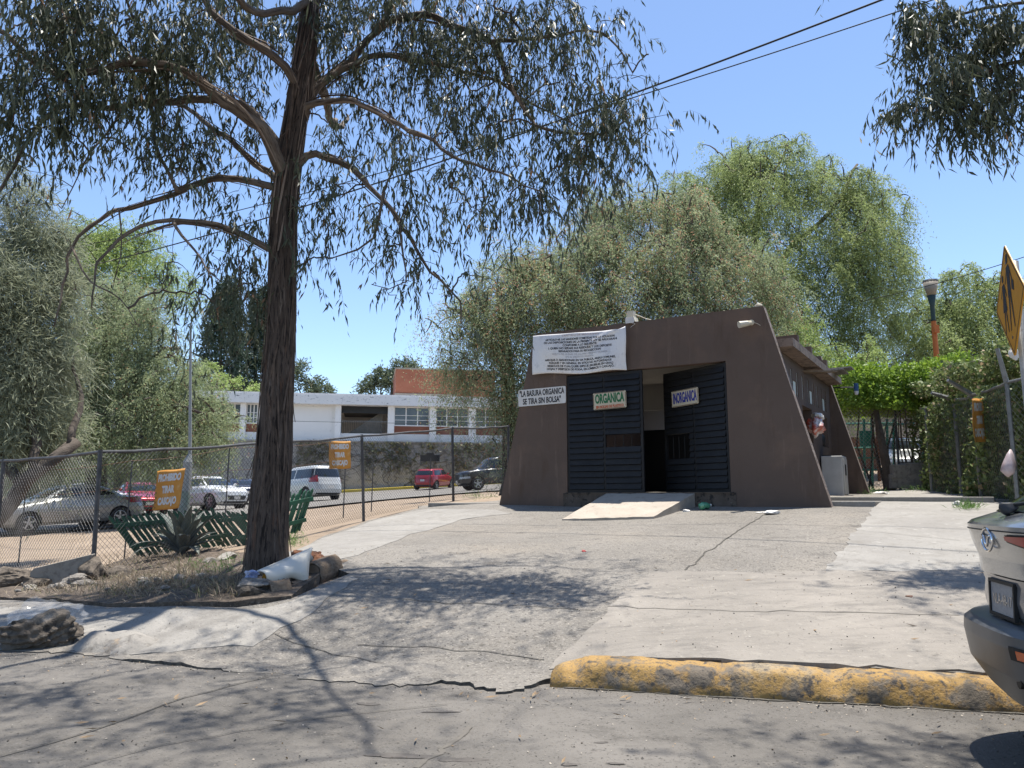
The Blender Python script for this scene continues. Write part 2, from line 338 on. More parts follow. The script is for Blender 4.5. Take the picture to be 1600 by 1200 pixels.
# ------------------------------------------------------------ the setting: ground, road, drive, kerbs
from mathutils.geometry import delaunay_2d_cdt
def gridsheet(name, xs, ys, zf, m, keep=None):
    X, Y = np.meshgrid(xs, ys); Z = zf(X.ravel(), Y.ravel()); nx, ny = len(xs), len(ys)
    mb = MB(); mb.v = list(zip(X.ravel().tolist(), Y.ravel().tolist(), Z.tolist()))
    for j in range(ny-1):
        for i in range(nx-1):
            mb.f.append((j*nx+i, j*nx+i+1, (j+1)*nx+i+1, (j+1)*nx+i)); mb.mi.append(0)
    return struct(mb.build(name, m, smooth=True))
def wob2(x, y, s, k): return np.sin(x*s+1.3*k)*np.cos(y*s*1.3+k)+.5*np.sin(x*s*2.3+y*s*1.7+k*2)
def polysheet(name, poly, step, zf, m, skirt=0, skirtm=None, lines=()):
    """flat-lying sheet over a ground polygon, finely divided and following zf; skirt gives it an edge thickness"""
    bx = [p[0] for p in poly]; by = [p[1] for p in poly]
    bpts = []
    for i, p in enumerate(poly):
        q = poly[(i+1) % len(poly)]; d = math.hypot(q[0]-p[0], q[1]-p[1]); n = max(1, int(d/step))
        for k in range(n): bpts.append((p[0]+(q[0]-p[0])*k/n, p[1]+(q[1]-p[1])*k/n))
    nb = len(bpts); A = np.array(bpts)
    xs = np.arange(min(bx), max(bx), step); ys = np.arange(min(by), max(by), step); X, Y = np.meshgrid(xs, ys); X = X.ravel(); Y = Y.ravel()
    ins = np.zeros(len(X), bool); j = nb-1
    for i in range(nb):
        c = ((A[i,1] > Y) != (A[j,1] > Y)) & (X < (A[j,0]-A[i,0])*(Y-A[i,1])/(A[j,1]-A[i,1]+1e-12)+A[i,0]); ins ^= c; j = i
    X = X[ins]; Y = Y[ins]
    dmin = np.full(len(X), 9.)
    for a in A: dmin = np.minimum(dmin, np.hypot(X-a[0], Y-a[1]))
    k = dmin > step*.4; pts = [Vector(p) for p in bpts]+[Vector((a,b)) for a,b in zip(X[k], Y[k])]
    vs, es, fs, _, _, _ = delaunay_2d_cdt(pts, [(i, (i+1) % nb) for i in range(nb)], [], 1, 1e-5)
    vx = np.array([v.x for v in vs]); vy = np.array([v.y for v in vs]); vz = zf(vx, vy)
    mb = MB(); mb.add(zip(vx.tolist(), vy.tolist(), vz.tolist()), [tuple(f) for f in fs])
    if skirt:
        bz = zf(A[:,0], A[:,1]); n = nb
        mb.add([(a[0],a[1],z) for a, z in zip(A, bz)]+[(a[0],a[1],z-skirt) for a, z in zip(A, bz)], [(i, n+i, n+(i+1)%n, (i+1)%n) for i in range(n)], 1)
    o = mb.build(name, [m, skirtm or m]); 
    return struct(o)
def GP(*uv): return [tuple(G(u, v)[:2]) for u, v in uv]
def rag(pts, amp, step, seed=1, keep=()):
    """roughen a polyline in plan"""
    r = np.random.default_rng(seed); out = []
    for a, b in zip(pts[:-1], pts[1:]):
        d = math.hypot(b[0]-a[0], b[1]-a[1]); n = max(1, int(d/step)); nx, ny = -(b[1]-a[1])/max(d,1e-6), (b[0]-a[0])/max(d,1e-6)
        for k in range(n):
            t = k/n; w = r.normal()*amp if k else 0; out.append((a[0]+(b[0]-a[0])*t+nx*w, a[1]+(b[1]-a[1])*t+ny*w))
    out.append(tuple(pts[-1])); return out
micro = lambda x, y: .006*wob2(x, y, 2.1, 1)+.004*wob2(x, y, 5.3, 2)
def landz(off): return lambda x, y: land(x, y)+off+micro(x, y)

def groundz(x, y):
    s = (x-KA.x)*KN.x+(y-KA.y)*KN.y; L = land(x, y)
    L = np.where(s < 0, -.06, np.where(s < .5, L-.10, L-.035)) - np.abs(.015*wob2(x, y, 3.1, 3))-np.abs(.02*wob2(x, y, .9, 1))*(s > 2)
    L = L-.14*np.exp(-np.clip(s,0,9)/1.6)*(x > -9)
    return np.where(s < .3, np.minimum(L, -.03), L)
xs = np.r_[-700,-400,-250,-150,-90,np.arange(-60,-16,2),np.arange(-16,14,.25),np.arange(14,60,2),90,150,250,400,700]
ys = np.r_[-300,-80,-30,-10,np.arange(0,22,.25),np.arange(22,80,1.5),100,130,170,250,400,700,1200]
gridsheet('ground', xs, ys, groundz, M['soil'])
# road: a strip in front of the kerb line, extended behind the viewpoint
def rp(t, s): q = KA+KD*t+KN*s; return (q.x, q.y)
near = [rp(-40,.35), rp(-7,.35), rp(-3.2,.45), rp(-1,.5), rp(-.3,.5), rp(.15,.12), rp(12,.12), rp(60,.12)]
roadz = lambda x, y: .004*wob2(x, y, .7, 5)+.002*wob2(x, y, 4, 2)-.006
polysheet('road', near+[rp(60,-14), rp(-40,-14)], .22 if False else .45, roadz, M['road'])
# the driveway: worn surface running from the road up to the front of the bin house
edgeL = rag(GP((60,1012),(110,1008),(200,1032),(300,1043),(360,1050),(400,1052)), .018, .06, 3)
edgeM = rag(GP((440,1052),(478,1062),(560,1068),(600,1072),(650,1071),(690,1066),(740,1073),(790,1083),(830,1074),(862,1066)), .022, .045, 4)
right = [rp(.04,.15), rp(.6,.17), rp(9,.17)]
up = GP((1560,800))
back = [(8.4,12.2),(9.6,17.5),(12,22)]
far = [(8.6,19.5),(-.6,17.2),(-2.2,18.2)]
left = GP((655,794),(577,813),(505,838),(440,868),(500,880),(546,896),(455,935),(370,946),(170,947),(0,938))+[(-16,10.8),(-16,9.6)]
drv = edgeL+edgeM+right+back+far+left
def drvz(x, y):
    s = (x-KA.x)*KN.x+(y-KA.y)*KN.y
    t = (x-KA.x)*KD.x+(y-KA.y)*KD.y; q = np.clip((.42-t)/.45, 0, 1)*np.exp(-np.maximum(s-.15,0)*2.5)
    on = np.clip((t+3.45)*6,0,1)*np.clip((-2.3-t)*6,0,1)+np.clip((t+1.85)*5,0,1); lip = .001+on*(.026+.012*np.sin(t*4.1)+.008*np.sin(t*11+1))
    L = np.maximum(land(x, y), .005); return L*(1-q)+q*np.minimum(L, lip+.05*np.clip(s-.25,0,1))+micro(x, y)*np.clip(s*2-.3, .0, 1)
polysheet('driveway', drv, .2, drvz, M['drive'], .10, M['edge'])
# pale new concrete strips, laid on the older surface
s1 = GP((0,948),(170,950),(372,950),(455,940),(548,900),(560,905),(470,965),(395,1003),(205,1013),(110,985),(0,988))+[(-14,9.2),(-14,10.2)]
polysheet('left_pavement', rag(s1+[s1[0]], .035, .16, 5)[:-1], .2, lambda x, y: drvz(x, y)+.006, M['conc2'], .01)
s2 = GP((430,871),(504,842),(577,816),(655,797),(775,797),(800,802),(720,812),(640,836),(560,868),(505,880),(470,872))
polysheet('upper_left_pavement', rag(s2+[s2[0]], .015, .3, 6)[:-1], .2, lambda x, y: drvz(x, y)+.006, M['conc'], .02)
s3 = GP((1366,790),(1362,800),(1340,830),(1318,862),(1290,892),(1480,893),(1590,895))+[(8.3,8.6),(8.35,10), (8.9,13.5), (10.2,18.6), (9.2,18.9)]+GP((1380,776),(1375,786))
polysheet('right_pavement', rag(s3+[s3[0]], .03, .15, 7)[:-1], .2, lambda x, y: drvz(x, y)+.007, M['conc'], .03)
s4 = GP((1028,895),(990,915),(950,950),(930,975),(880,1010),(858,1031))+[rp(.10,.17), rp(.6,.165), rp(9,.165), (9.1,6.5),(8.3,8.5)]+GP((1590,896),(1480,894),(1290,893),(1150,896))
polysheet('driveway_patch', rag(s4+[s4[0]], .02, .12, 8)[:-1], .15, lambda x, y: drvz(x, y)+.013, M['patch'], .035)
# cracks and joints in the drive
def crack(mb, uvs, w, seed, off=.006, amp=.012):
    pts = rag(GP(*uvs), amp, .12, seed); z = [hz(*p) for p in pts]
    for i in range(len(pts)-1):
        a, b = pts[i], pts[i+1]; d = math.hypot(b[0]-a[0], b[1]-a[1])+1e-6; nx, ny = -(b[1]-a[1])/d*w/2, (b[0]-a[0])/d*w/2
        za = float(drvz(np.array([a[0]]), np.array([a[1]]))[0])+off; zb = float(drvz(np.array([b[0]]), np.array([b[1]]))[0])+off
        mb.add([(a[0]-nx,a[1]-ny,za),(b[0]-nx,b[1]-ny,zb),(b[0]+nx,b[1]+ny,zb),(a[0]+nx,a[1]+ny,za)], [(0,1,2,3)])
cr = MB()
crack(cr, ((1192,806),(1150,832),(1110,860),(1070,892)), .018, 1)
crack(cr, ((620,935),(720,942),(820,946),(930,952)), .012, 2)
crack(cr, ((950,950),(1100,956),(1250,958),(1400,963),(1500,966)), .012, 3, .018)
crack(cr, ((560,1000),(640,1006),(760,1010),(850,1018)), .012, 4)
crack(cr, ((430,985),(520,1012),(600,1030)), .010, 5)
crack(cr, ((1340,830),(1420,838),(1500,846)), .008, 6, .013, .005)
struct(cr.build('pavement_joint', M['edge']))
# asphalt repair seams and oil spots on the road
def spot(mb, u, v, rx, ry, seed):
    c = G(u, v); r = np.random.default_rng(seed); n = 22; ph = r.uniform(0,6,3); vs = [(c.x, c.y, .0)]
    for k in range(n):
        t = k/n*6.283; f = 1+.22*math.sin(2*t+ph[0])+.13*math.sin(5*t+ph[1]); x, y = c.x+rx*f*math.cos(t), c.y+ry*f*math.sin(t); vs.append((x, y, 0))
    vs = [(x, y, float(roadz(np.array([x]), np.array([y]))[0])+.003) for x, y, _ in vs]
    mb.add(vs, [(0, 1+k, 1+(k+1) % n) for k in range(n)])
M['oil'] = mat('oil_stain', (.085,.075,.066), (.125,.112,.098), .9, 14)
M['seam'] = mat('dusty_seam', (.15,.135,.115), (.13,.118,.10), .95, 14)
sp = MB()
for a in ((627,1181,.16,.035,1),(722,1186,.10,.035,2),(688,1112,.10,.02,3),(940,1158,.04,.014,4),(890,1194,.05,.015,5),(575,1100,.07,.03,6),(962,1192,.05,.012,7)): spot(sp, *a)
struct(sp.build('road_oil_stain', M['oil']))
def ribbon(mb, pts, w, zf):
    for i in range(len(pts)-1):
        a, b = pts[i], pts[i+1]; d = math.hypot(b[0]-a[0], b[1]-a[1])+1e-6; nx, ny = -(b[1]-a[1])/d*w/2, (b[0]-a[0])/d*w/2
        za, zb = [float(zf(np.array([q[0]]), np.array([q[1]]))[0]) for q in (a, b)]
        mb.add([(a[0]-nx,a[1]-ny,za),(b[0]-nx,b[1]-ny,zb),(b[0]+nx,b[1]+ny,zb),(a[0]+nx,a[1]+ny,za)], [(0,1,2,3)])
sm = MB(); ribbon(sm, rag(GP((650,1199),(680,1180),(705,1160),(735,1135)), .012, .05, 21), .03, lambda x, y: roadz(x, y)+.003)
struct(sm.build('road_seam', M['seam']))
sm = MB(); ribbon(sm, rag(GP((0,1182),(150,1140),(290,1090),(420,1058)), .006, .15, 22), .012, lambda x, y: roadz(x, y)+.007)
ribbon(sm, rag(GP((120,1199),(250,1165),(480,1125),(700,1100)), .008, .12, 23), .007, lambda x, y: roadz(x, y)+.007)
struct(sm.build('road_joint', M['edge']))
# yellow kerb: a rounded, chipped extrusion along the kerb line
def kerb(name, t0, t1, m, prof, seed, step=.05, taper0=.25):
    r = np.random.default_rng(seed); mb = MB(); n = int((t1-t0)/step); k = len(prof); ph = r.uniform(0,6,6)
    for i in range(n+1):
        t = t0+(t1-t0)*i/n; f = min(1, .35+(t-t0)/taper0*.65) if taper0 else 1
        f = math.sin(min(1,f)*math.pi/2)
        for j, (s, z) in enumerate(prof):
            w = .008*math.sin(t*7+ph[j%6]+j)+.006*math.sin(t*19+j*2)+r.normal()*.0028
            ch = -.018*max(0, math.sin(t*5.7+1)*math.sin(t*13.3)-.35)*(4 if 3 <= j <= 6 else 1); q = rp(t, s+w-ch*.8); mb.v.append((q[0], q[1], z*f+w*.5+ch if z > .01 else z))
    for i in range(n):
        for j in range(k-1): mb.f.append((i*k+j, (i+1)*k+j, (i+1)*k+j+1, i*k+j+1)); mb.mi.append(0)
    mb.f.append(tuple(range(k))); mb.mi.append(0)
    return struct(mb.build(name, m, smooth=True))
kp = [(-.115,-.03),(-.112,.01),(-.10,.05),(-.08,.10),(-.062,.13),(-.035,.148),(.01,.157),(.09,.160),(.14,.156),(.175,.15),(.19,.10)]
kerb('kerb', -.04, 9.5, M['kerb'], kp, 5)
ck = MB(); ribbon(ck, rag([rp(.05,-.115), rp(3,-.125), rp(6,-.12), rp(9,-.12)], .012, .05, 31), .03, lambda x, y: roadz(x, y)+.006)
struct(ck.build('kerb_foot_joint', M['edge']))
# left: slumped old kerb piece
def lump(name, uvs, w, h, m, seed):
    mb = MB(); pts = rag(GP(*uvs), .012, .08, seed); n = len(pts)
    for i, p in enumerate(pts):
        a = pts[max(i-1,0)]; b = pts[min(i+1,n-1)]; d = math.hypot(b[0]-a[0], b[1]-a[1]); nx, ny = -(b[1]-a[1])/d, (b[0]-a[0])/d
        f = max(0, math.sin(math.pi*i/(n-1)))**.45; f = -.2 if i in (0, n-1) else f
        for j in range(9):
            t = j/8; off = (t-.5)*w; z = float(drvz(np.array([p[0]+nx*off]), np.array([p[1]+ny*off]))[0])-.03+(h*f+.03)*math.sin(math.pi*t)**.6*(1+.1*math.sin(i*1.7+j))
            mb.v.append((p[0]+nx*off, p[1]+ny*off, z))
    for i in range(n-1):
        for j in range(8): mb.f.append((i*9+j, (i+1)*9+j, (i+1)*9+j+1, i*9+j+1)); mb.mi.append(0)
    return mb.build(name, m, smooth=True)
struct(lump('old_kerb', ((112,996),(150,995),(195,998),(232,1003)), .42, .10, M['kerbold'], 3))
# raised slab and steps round the bin house are built with it; parking road behind the fence
lot = [(-50,20),(-17,22.5),(-11.5,27),(-7.2,31),(-4.5,34),(-1.5,36.5),(6,40),(30,44),(40,70),(10,66),(-2,63.5),(-30,57),(-60,50)]
polysheet('parking_road', lot, 2.0, lambda x, y: land(x, y)+.02, M['lot'])
# littered dry soil in the planting strip in front of the fence
ls = GP((0,905),(60,905),(130,895),(165,885),(230,862),(330,858),(440,868),(470,880),(500,900),(455,934),(370,944),(170,946),(0,936))
def litz(x, y): return land(x, y)+.006+.018*np.abs(wob2(x, y, 4.1, 2))+.010*np.abs(wob2(x, y, 9, 1))
polysheet('planting_strip', ls, .12, litz, M['litter_soil'], .16)

# loose grit on road and drive
r_ = np.random.default_rng(77); n = 15000; gx = r_.uniform(-6, 7, n); gs = np.r_[r_.uniform(-2.4, 4.5, n*2//3), r_.normal(-.12, .16, n-n*2//3)]; tt = gx
qx = KA.x+KD.x*tt+KN.x*gs; qy = KA.y+KD.y*tt+KN.y*gs
zz = np.where(gs > .19, drvz(qx, qy)+.016, roadz(qx, qy)+.004); k = ~((gs > -.13) & (gs < .19) & (tt > -.1)) & ~((gs > 0) & (gs < .35)); qx, qy, zz = qx[k], qy[k], zz[k]; n = len(qx)
sz = .0022+.0065*r_.random(n)**3; a = r_.normal(size=(n,3)); a[:,2] *= .35; a /= np.linalg.norm(a, axis=1)[:,None]; b = np.cross(a, r_.normal(size=(n,3))*[.4,.4,1]); b /= np.linalg.norm(b, axis=1)[:,None]
c = np.c_[qx, qy, zz]; V = np.stack([c-a*sz[:,None], c-b*sz[:,None], c+a*sz[:,None], c+b*sz[:,None]], 1)
tag(quads('grit', V, leafmat('grit', (.05,.042,.035), (.34,.30,.25), (.30,.20,.11), 0, .9), None, None, loc=(0,6,.05)), 'loose grit and tiny debris scattered on the road and the drive', 'grit', kind='stuff')
# ------------------------------------------------------------ the brown bin house
FL = Vector((-.27, 16.03)); BW = 6.43; BZ = 1.06; RZ = -math.atan2(.5185, .855)
E1 = Vector((.855, -.5185)); E2 = Vector((.5185, .855))
def BL(x, y, z): q = FL+E1*x+E2*y; return Vector((q.x, q.y, BZ+z))
bh = thing('bin_house', 'dark brown painted refuse house with sloping side edges and open black doors', 'building', (FL.x, FL.y, BZ), RZ)
H0 = 3.53
def slab(y0, y1, door=False):
    mb = MB(); o = [(0,-.25),(BW,-.25),(BW,0),(5.49,H0),(.86,H0),(0,0)]
    if door:
        a, b, z0, z1 = 1.586, 4.79, .28, 2.61
        le = lambda z: max(0,.86*z/H0); ri = lambda z: BW-.94*max(z,0)/H0
        for poly in ([(0,-.25),(BW,-.25),(BW,0),(ri(z0),z0),(b,z0),(a,z0),(le(z0),z0),(0,0)],
                     [(le(z0),z0),(a,z0),(a,z1),(le(z1),z1)], [(b,z0),(ri(z0),z0),(ri(z1),z1),(b,z1)],
                     [(le(z1),z1),(a,z1),(b,z1),(ri(z1),z1),(5.49,H0),(.86,H0)]):
            n = len(poly); A = [(p[0],y0,p[1]) for p in poly]; B = [(p[0],y1,p[1]) for p in poly]
            mb.add(A+B, [tuple(range(n)), tuple(range(2*n-1,n-1,-1))])
        # outer rim and door reveal
        rim = [(0,-.25),(0,0),(.86,H0),(5.49,H0),(BW,0),(BW,-.25)]
        for p, q in zip(rim[:-1], rim[1:]): mb.add([(p[0],y0,p[1]),(q[0],y0,q[1]),(q[0],y1,q[1]),(p[0],y1,p[1])], [(0,3,2,1)], 1)
        rv = [(a,z0),(a,z1),(b,z1),(b,z0)]
        for p, q in zip(rv, rv[1:]+rv[:1]): mb.add([(p[0],y0,p[1]),(q[0],y0,q[1]),(q[0],y1,q[1]),(p[0],y1,p[1])], [(0,1,2,3)])
    else:
        n = len(o); A = [(p[0],y0,p[1]) for p in o]; B = [(p[0],y1,p[1]) for p in o]
        mb.add(A+B, [tuple(range(n)), tuple(range(2*n-1,n-1,-1))])
        mb.add(A+B, [(i, n+i, n+(i+1)%n, (i+1)%n) for i in range(n)], 1)
    return mb
slab(0, .2, True).build('front_wall', [M['brown'], M['edgepaint']], bh)
slab(5.65, 5.85).build('back_wall', [M['brown'], M['edgepaint']], bh)
mb = MB(); mb.box((1.50,-.012,.0),(4.88,-.001,.272)); mb.box((1.55,-.03,.262),(4.85,-.0125,.283)); mb.build('door_sill', M['brownbase'], bh)
# side walls with openings (x = const planes, from y .2 to 5.65)
def sidewall(x0, x1, holes, name, m):
    ys = sorted({.203,5.647,*[h[0] for h in holes],*[h[1] for h in holes]}); zs = sorted({-.2,2.80,*[h[2] for h in holes],*[h[3] for h in holes]})
    mb = MB()
    for i in range(len(ys)-1):
        for j in range(len(zs)-1):
            cy, cz = (ys[i]+ys[i+1])/2, (zs[j]+zs[j+1])/2
            if any(h[0] < cy < h[1] and h[2] < cz < h[3] for h in holes): continue
            mb.box((x0,ys[i],zs[j]),(x1,ys[i+1],zs[j+1]))
    bm = bmesh.new(); me = bpy.data.meshes.new('t'); me.from_pydata(mb.v, [], mb.f); bm.from_mesh(me)
    bmesh.ops.remove_doubles(bm, verts=bm.verts, dist=1e-4)
    # drop the inner faces shared by neighbouring cells
    seen = {}
    for f in bm.faces: seen.setdefault(tuple(sorted(v.index for v in f.verts)), []).append(f)
    bm.verts.index_update(); seen = {}
    for f in bm.faces: seen.setdefault(tuple(sorted(v.index for v in f.verts)), []).append(f)
    bmesh.ops.delete(bm, geom=[f for s in seen.values() if len(s) > 1 for f in s], context='FACES_ONLY')
    bm.to_mesh(me); bm.free(); me.name = name; me.materials.append(m)
    o = bpy.data.objects.new(name, me); COL.objects.link(o); o.parent = bh; return o
slits = []
for y0 in (1.35,3.0,4.5): slits += [(y0,y0+.12,2.12,2.60),(y0+.16,y0+.50,2.12,2.40),(y0+.54,y0+.66,2.12,2.60)]
slits += [(4.0,4.13,2.12,2.60),(2.40,2.53,2.12,2.60)]
holes = slits+[(2.3,3.3,1.30,2.0),(4.35,5.15,1.30,1.98)]
sidewall(5.43, 5.63, holes, 'side_wall', M['brown'])
sidewall(.80, 1.0, [(1.5,2.6,1.3,2.0)], 'side_wall', M['brown'])
for (a,b,c,d) in slits:
    mb = MB(); mb.box((5.60,a+.001,c+.001),(5.612,b-.001,d-.001)); globals().setdefault('_sp', []).append(mb)
M['daylight'] = mat('pale_daylight_pane', (.80,.85,.80), (.72,.77,.72), .35, 6)  # pale green-white colour paints the daylight coming through the slits
for mb in _sp: mb.build('slit_pane', M['daylight'], bh)
mb = MB(); mb.box((1.003,.205,.20),(5.427,5.645,.275)); mb.build('floor', M['ramp'], bh)
mb = MB(); mb.box((.62,.205,2.803),(5.92,3.4,2.95)); mb.box((.62,4.7,2.803),(5.92,5.645,2.95)); mb.box((.62,3.4,2.803),(1.9,4.7,2.95)); mb.box((4.9,3.4,2.803),(5.92,4.7,2.95)); mb.build('roof', M['soffit'], bh)  # opening added in the slab to let sun onto the inner wall
for y in (1.55, 2.9, 4.75):
    mb = MB(); mb.box((3.0,y,2.952),(5.75,y+.16,3.27)); mb.build('roof_beam', M['brown'], bh)
mb = MB(); mb.box((4.2,4.95,2.952),(5.6,5.6,3.30)); mb.build('parapet', M['brown'], bh)
mb = MB(); mb.box((1.003,5.49,.28),(5.427,5.645,1.93)); mb.build('inner_lower_shade', M['black'], bh)  # black lower back wall: the room's shade put into its colour
mb = MB(); mb.box((1.003,5.50,1.933),(5.427,5.645,2.80)); mb.box((1.003,.25,2.74),(5.427,3.4,2.80)); mb.box((1.2,2.95,2.15),(5.2,3.0,2.739)); mb.build('inner_wall', M['inner'], bh)
mb = MB(); mb.box((2.9,5.48,1.65),(3.05,5.499,2.0)); mb.build('vent_pane', M['daylight'], bh)
# plinth and steps on the right, slab on the left
mb = MB(); mb.box((5.64,.22,-.3),(7.05,1.25,.13)); mb.box((5.64,1.255,-.3),(8.7,6.4,.20)); mb.box((7.1,-.5,-.3) if False else (8.705,1.6,-.3),(9.9,6.2,.16))
o = mb.build('plinth', M['conc'], bh, bevel=.015)
mb = MB(); mb.box((-2.1,.35,-.3),(-.02,1.9,.07)); mb.build('side_slab', M['conc'], bh, bevel=.012)
# ramp at the door
rmp = thing('door_ramp', 'small pinkish concrete wedge ramp leading up to the doorway', 'ramp', BL(2.43,0,0), RZ)
mb = MB(); W = 1.72
zb = [hz(*BL(2.30,-1.55,0)[:2])-BZ, hz(*BL(4.05,-1.35,0)[:2])-BZ]
V = [(0,-.035,.262),(W,-.035,.262),(-.16,-1.55,zb[0]+.02),(W-.22,-1.50,zb[1]+.02),(0,-.035,-.3),(W,-.035,-.3),(-.16,-1.55,zb[0]-.2),(W-.22,-1.50,zb[1]-.2)]
nx, ny = 14, 12; top = []
for j in range(ny+1):
    for i in range(nx+1):
        s, t = i/nx, j/ny; a = Vector(V[0]).lerp(V[1], s); b = Vector(V[2]).lerp(V[3], s); p = a.lerp(b, t)
        p.z += .003*math.sin(i*1.3+j)+.003*math.sin(i*2.7-j*1.9)
        if 0 < i < nx and j == ny: p.y += .018*math.sin(i*2.3)
        top.append(tuple(p))
mb.add(top, [(j*(nx+1)+i, (j+1)*(nx+1)+i, (j+1)*(nx+1)+i+1, j*(nx+1)+i+1) for j in range(ny) for i in range(nx)])
for edge in ([j*(nx+1) for j in range(ny+1)], [j*(nx+1)+nx for j in range(ny+1)][::-1], [ny*(nx+1)+i for i in range(nx+1)]):
    e = [top[k] for k in edge]; n = len(e); mb.add(e+[(p[0],p[1],-.75) for p in e], [(i, n+i, n+i+1, i+1) for i in range(n-1)])
mb.build('ramp_slab', M['ramp'], rmp)
# doors: hinged leaves of overlapping boards in a frame
def leaf(hx, ang, side, win, labels):
    d = bpy.data.objects.new('door', None); COL.objects.link(d); d.parent = bh; d.location = (hx,.03,.285); d.rotation_euler = (0,0,ang)
    L = 1.59; z1 = 2.30; sx = side; mb = MB()
    fb = lambda a, b, z0, zz, y0, y1: mb.box((min(a*sx,b*sx),y0,z0),(max(a*sx,b*sx),y1,zz))
    for a, b in ((0,.05),(L-.05,L)): fb(a, b, 0, z1, -.01, .04)
    fb(.78,.82,.051,z1-.051,-.014,.036)
    fb(.05,L-.05,0,.05,-.0095,.0395); fb(.05,L-.05,z1-.05,z1,-.0095,.0395)
    mb.build('door_frame', M['door'], d)
    mb = MB(); n = 19; h = (z1-.10)/n
    for k in range(n):
        z0 = .05+k*h
        for a, b in ((.052,.778),(.822,L-.052)):
            wa, wb, wz0, wz1 = win; segs = [(a, b)]
            if z0+h > wz0 and z0 < wz1:
                segs = [(a, min(b, wa)), (max(a, wb), b)] if b > wa and a < wb else [(a, b)]
            for p, q in segs:
                if q-p < .02: continue
                x0, x1 = sorted((p*sx, q*sx)); dd = .004*math.sin(k*3.1+a*5)
                mb.add([(x0,-.006+dd,z0+h),(x1,-.006+dd,z0+h),(x1,-.034+dd,z0+.012),(x0,-.034+dd,z0+.012),(x1,.004,z0),(x0,.004,z0)], [(0,3,2,1),(3,5,4,2)])
                mb.add([(x0,.03,z0),(x1,.03,z0),(x1,.03,z0+h),(x0,.03,z0+h)], [(0,1,2,3)])
    mb.build('door_boards', M['door'], d)
    wa, wb, wz0, wz1 = win
    for k in range(1,4): mb = MB(); x = (wa+(wb-wa)*k/4)*sx; mb.cyl((x,.0,wz0-.02),(x,.0,wz1+.06),.006,n=6); mb.build('grille_bar', M['black'], d)
    return d
dl = leaf(1.592, 0, 1, (.84,1.53,.88,1.00), None)
dr = leaf(4.784, R(-26), -1, (.93,1.52,.66,.98), None)
def board(name, label, group, wd, ht, c, rot, m, lines, parentpos=None):
    s = thing(name, label, 'sign', c, 0, group); s.rotation_euler = rot
    mb = MB(); r_ = .03; pts = []
    for cx, cz, a0 in ((wd/2-r_,ht/2-r_,0),(-wd/2+r_,ht/2-r_,90),(-wd/2+r_,-ht/2+r_,180),(wd/2-r_,-ht/2+r_,270)):
        for k in range(4): a = R(a0+k*30); pts.append((cx+r_*math.cos(a), cz+r_*math.sin(a)))
    mb.prism(pts, -.006, .006); mb.build('board', m, s)
    if m is M['sign_cream']:
        fr = MB()
        for x0,z0,x1,z1 in ((-wd/2+.03,-ht/2+.004,wd/2-.03,-ht/2+.014),(-wd/2+.03,ht/2-.014,wd/2-.03,ht/2-.004),(-wd/2+.004,-ht/2+.03,-wd/2+.014,ht/2-.03),(wd/2-.014,-ht/2+.03,wd/2-.004,ht/2-.03)): fr.box((x0,-.0085,z0),(x1,-.0062,z1))
        fr.build('border', M['rust'], s)
    for (t, z, size, w, bold, mm) in lines:
        o_ = text(t, 'lettering', mm, s, (0,-.0078,z), (R(90),0,0), size, 1, bold, ex=.0012); xs_ = [v.co.x for v in o_.data.vertices]; k = w*wd/(max(xs_)-min(xs_))
        for v in o_.data.vertices: v.co.x *= k
    return s
q = BL(1.592+.95, -.048, 2.04)
board('door_sign', 'cream sign with green lettering on the left black door', 'waste signs on the doors', .69, .33, q, (0,R(-1.5),RZ), M['sign_cream'], [('ORGANICA',.035,.245,.88,.010,M['green_ink']),('SIN BOLSAS DE PLASTICO',-.118,.070,.84,.003,M['red_ink'])])
hv = Vector((4.784,.03)); c_, s_ = math.cos(R(-26)), math.sin(R(-26)); lp = Vector((-.98*c_+.055*s_, -.98*s_-.055*c_))
q = BL(hv.x+lp.x, hv.y+lp.y, 2.055)
board('door_sign', 'cream sign with dark blue lettering on the right black door', 'waste signs on the doors', .69, .31, q, (0,R(-1.5),RZ+R(-26)), M['sign_cream'], [('INORGANICA',.0,.27,.88,.010,M['blue_ink'])])
board('wall_sign', 'white sign with two lines of black capitals left of the doors', None, 1.10, .345, BL(1.03,-.012,2.22), (0,R(-.6),RZ), M['sign_white'], [('"LA BASURA ORGANICA',.078,.165,.94,.0045,M['ink']),('SE TIRA SIN BOLSA"',-.085,.165,.80,.0045,M['ink'])])
# banner: creased vinyl sheet tied to the top of the wall
bn = thing('banner', 'creased white vinyl notice banner hanging above the left door', 'banner', BL(1.88,-.03,3.0), RZ)
bx0, bx1 = .86-1.88, 2.92-1.88
def bsurf(s, t):      # s across 0..1, t down 0..1
    ztop = (.50-.05*s) if s < .9 else (.50-.05*s)+(s-.9)*.35; zbot = -.335-.06*s*(1-s)*2-(.085*(s-.5))*0
    ztop = .485+(.40-.485)*s + (.05*max(0,(s-.93)/.07)); zbot = -.33+(-.415+.33)*s+.02*math.sin(s*9)
    x = bx0+(bx1-bx0)*s+.012*math.sin(t*6)*(s > .9)
    y = -.03-.018*math.sin(s*7+t*2)-.012*math.sin(s*15-t*5)-.02*math.sin(t*3.1)-.02*max(0,1-abs((s*1.2+t-1.05))*9)*(s>.6)-.02*max(0,1-abs(s*3-t*.3-.2)*3)*t
    return Vector((x, y, ztop+(zbot-ztop)*t))
mb = MB(); ns, nt_ = 60, 30
for j in range(nt_+1):
    for i in range(ns+1): mb.v.append(tuple(bsurf(i/ns, j/nt_)))
for j in range(nt_):
    for i in range(ns): mb.f.append((j*(ns+1)+i, (j+1)*(ns+1)+i, (j+1)*(ns+1)+i+1, j*(ns+1)+i+1)); mb.mi.append(0)
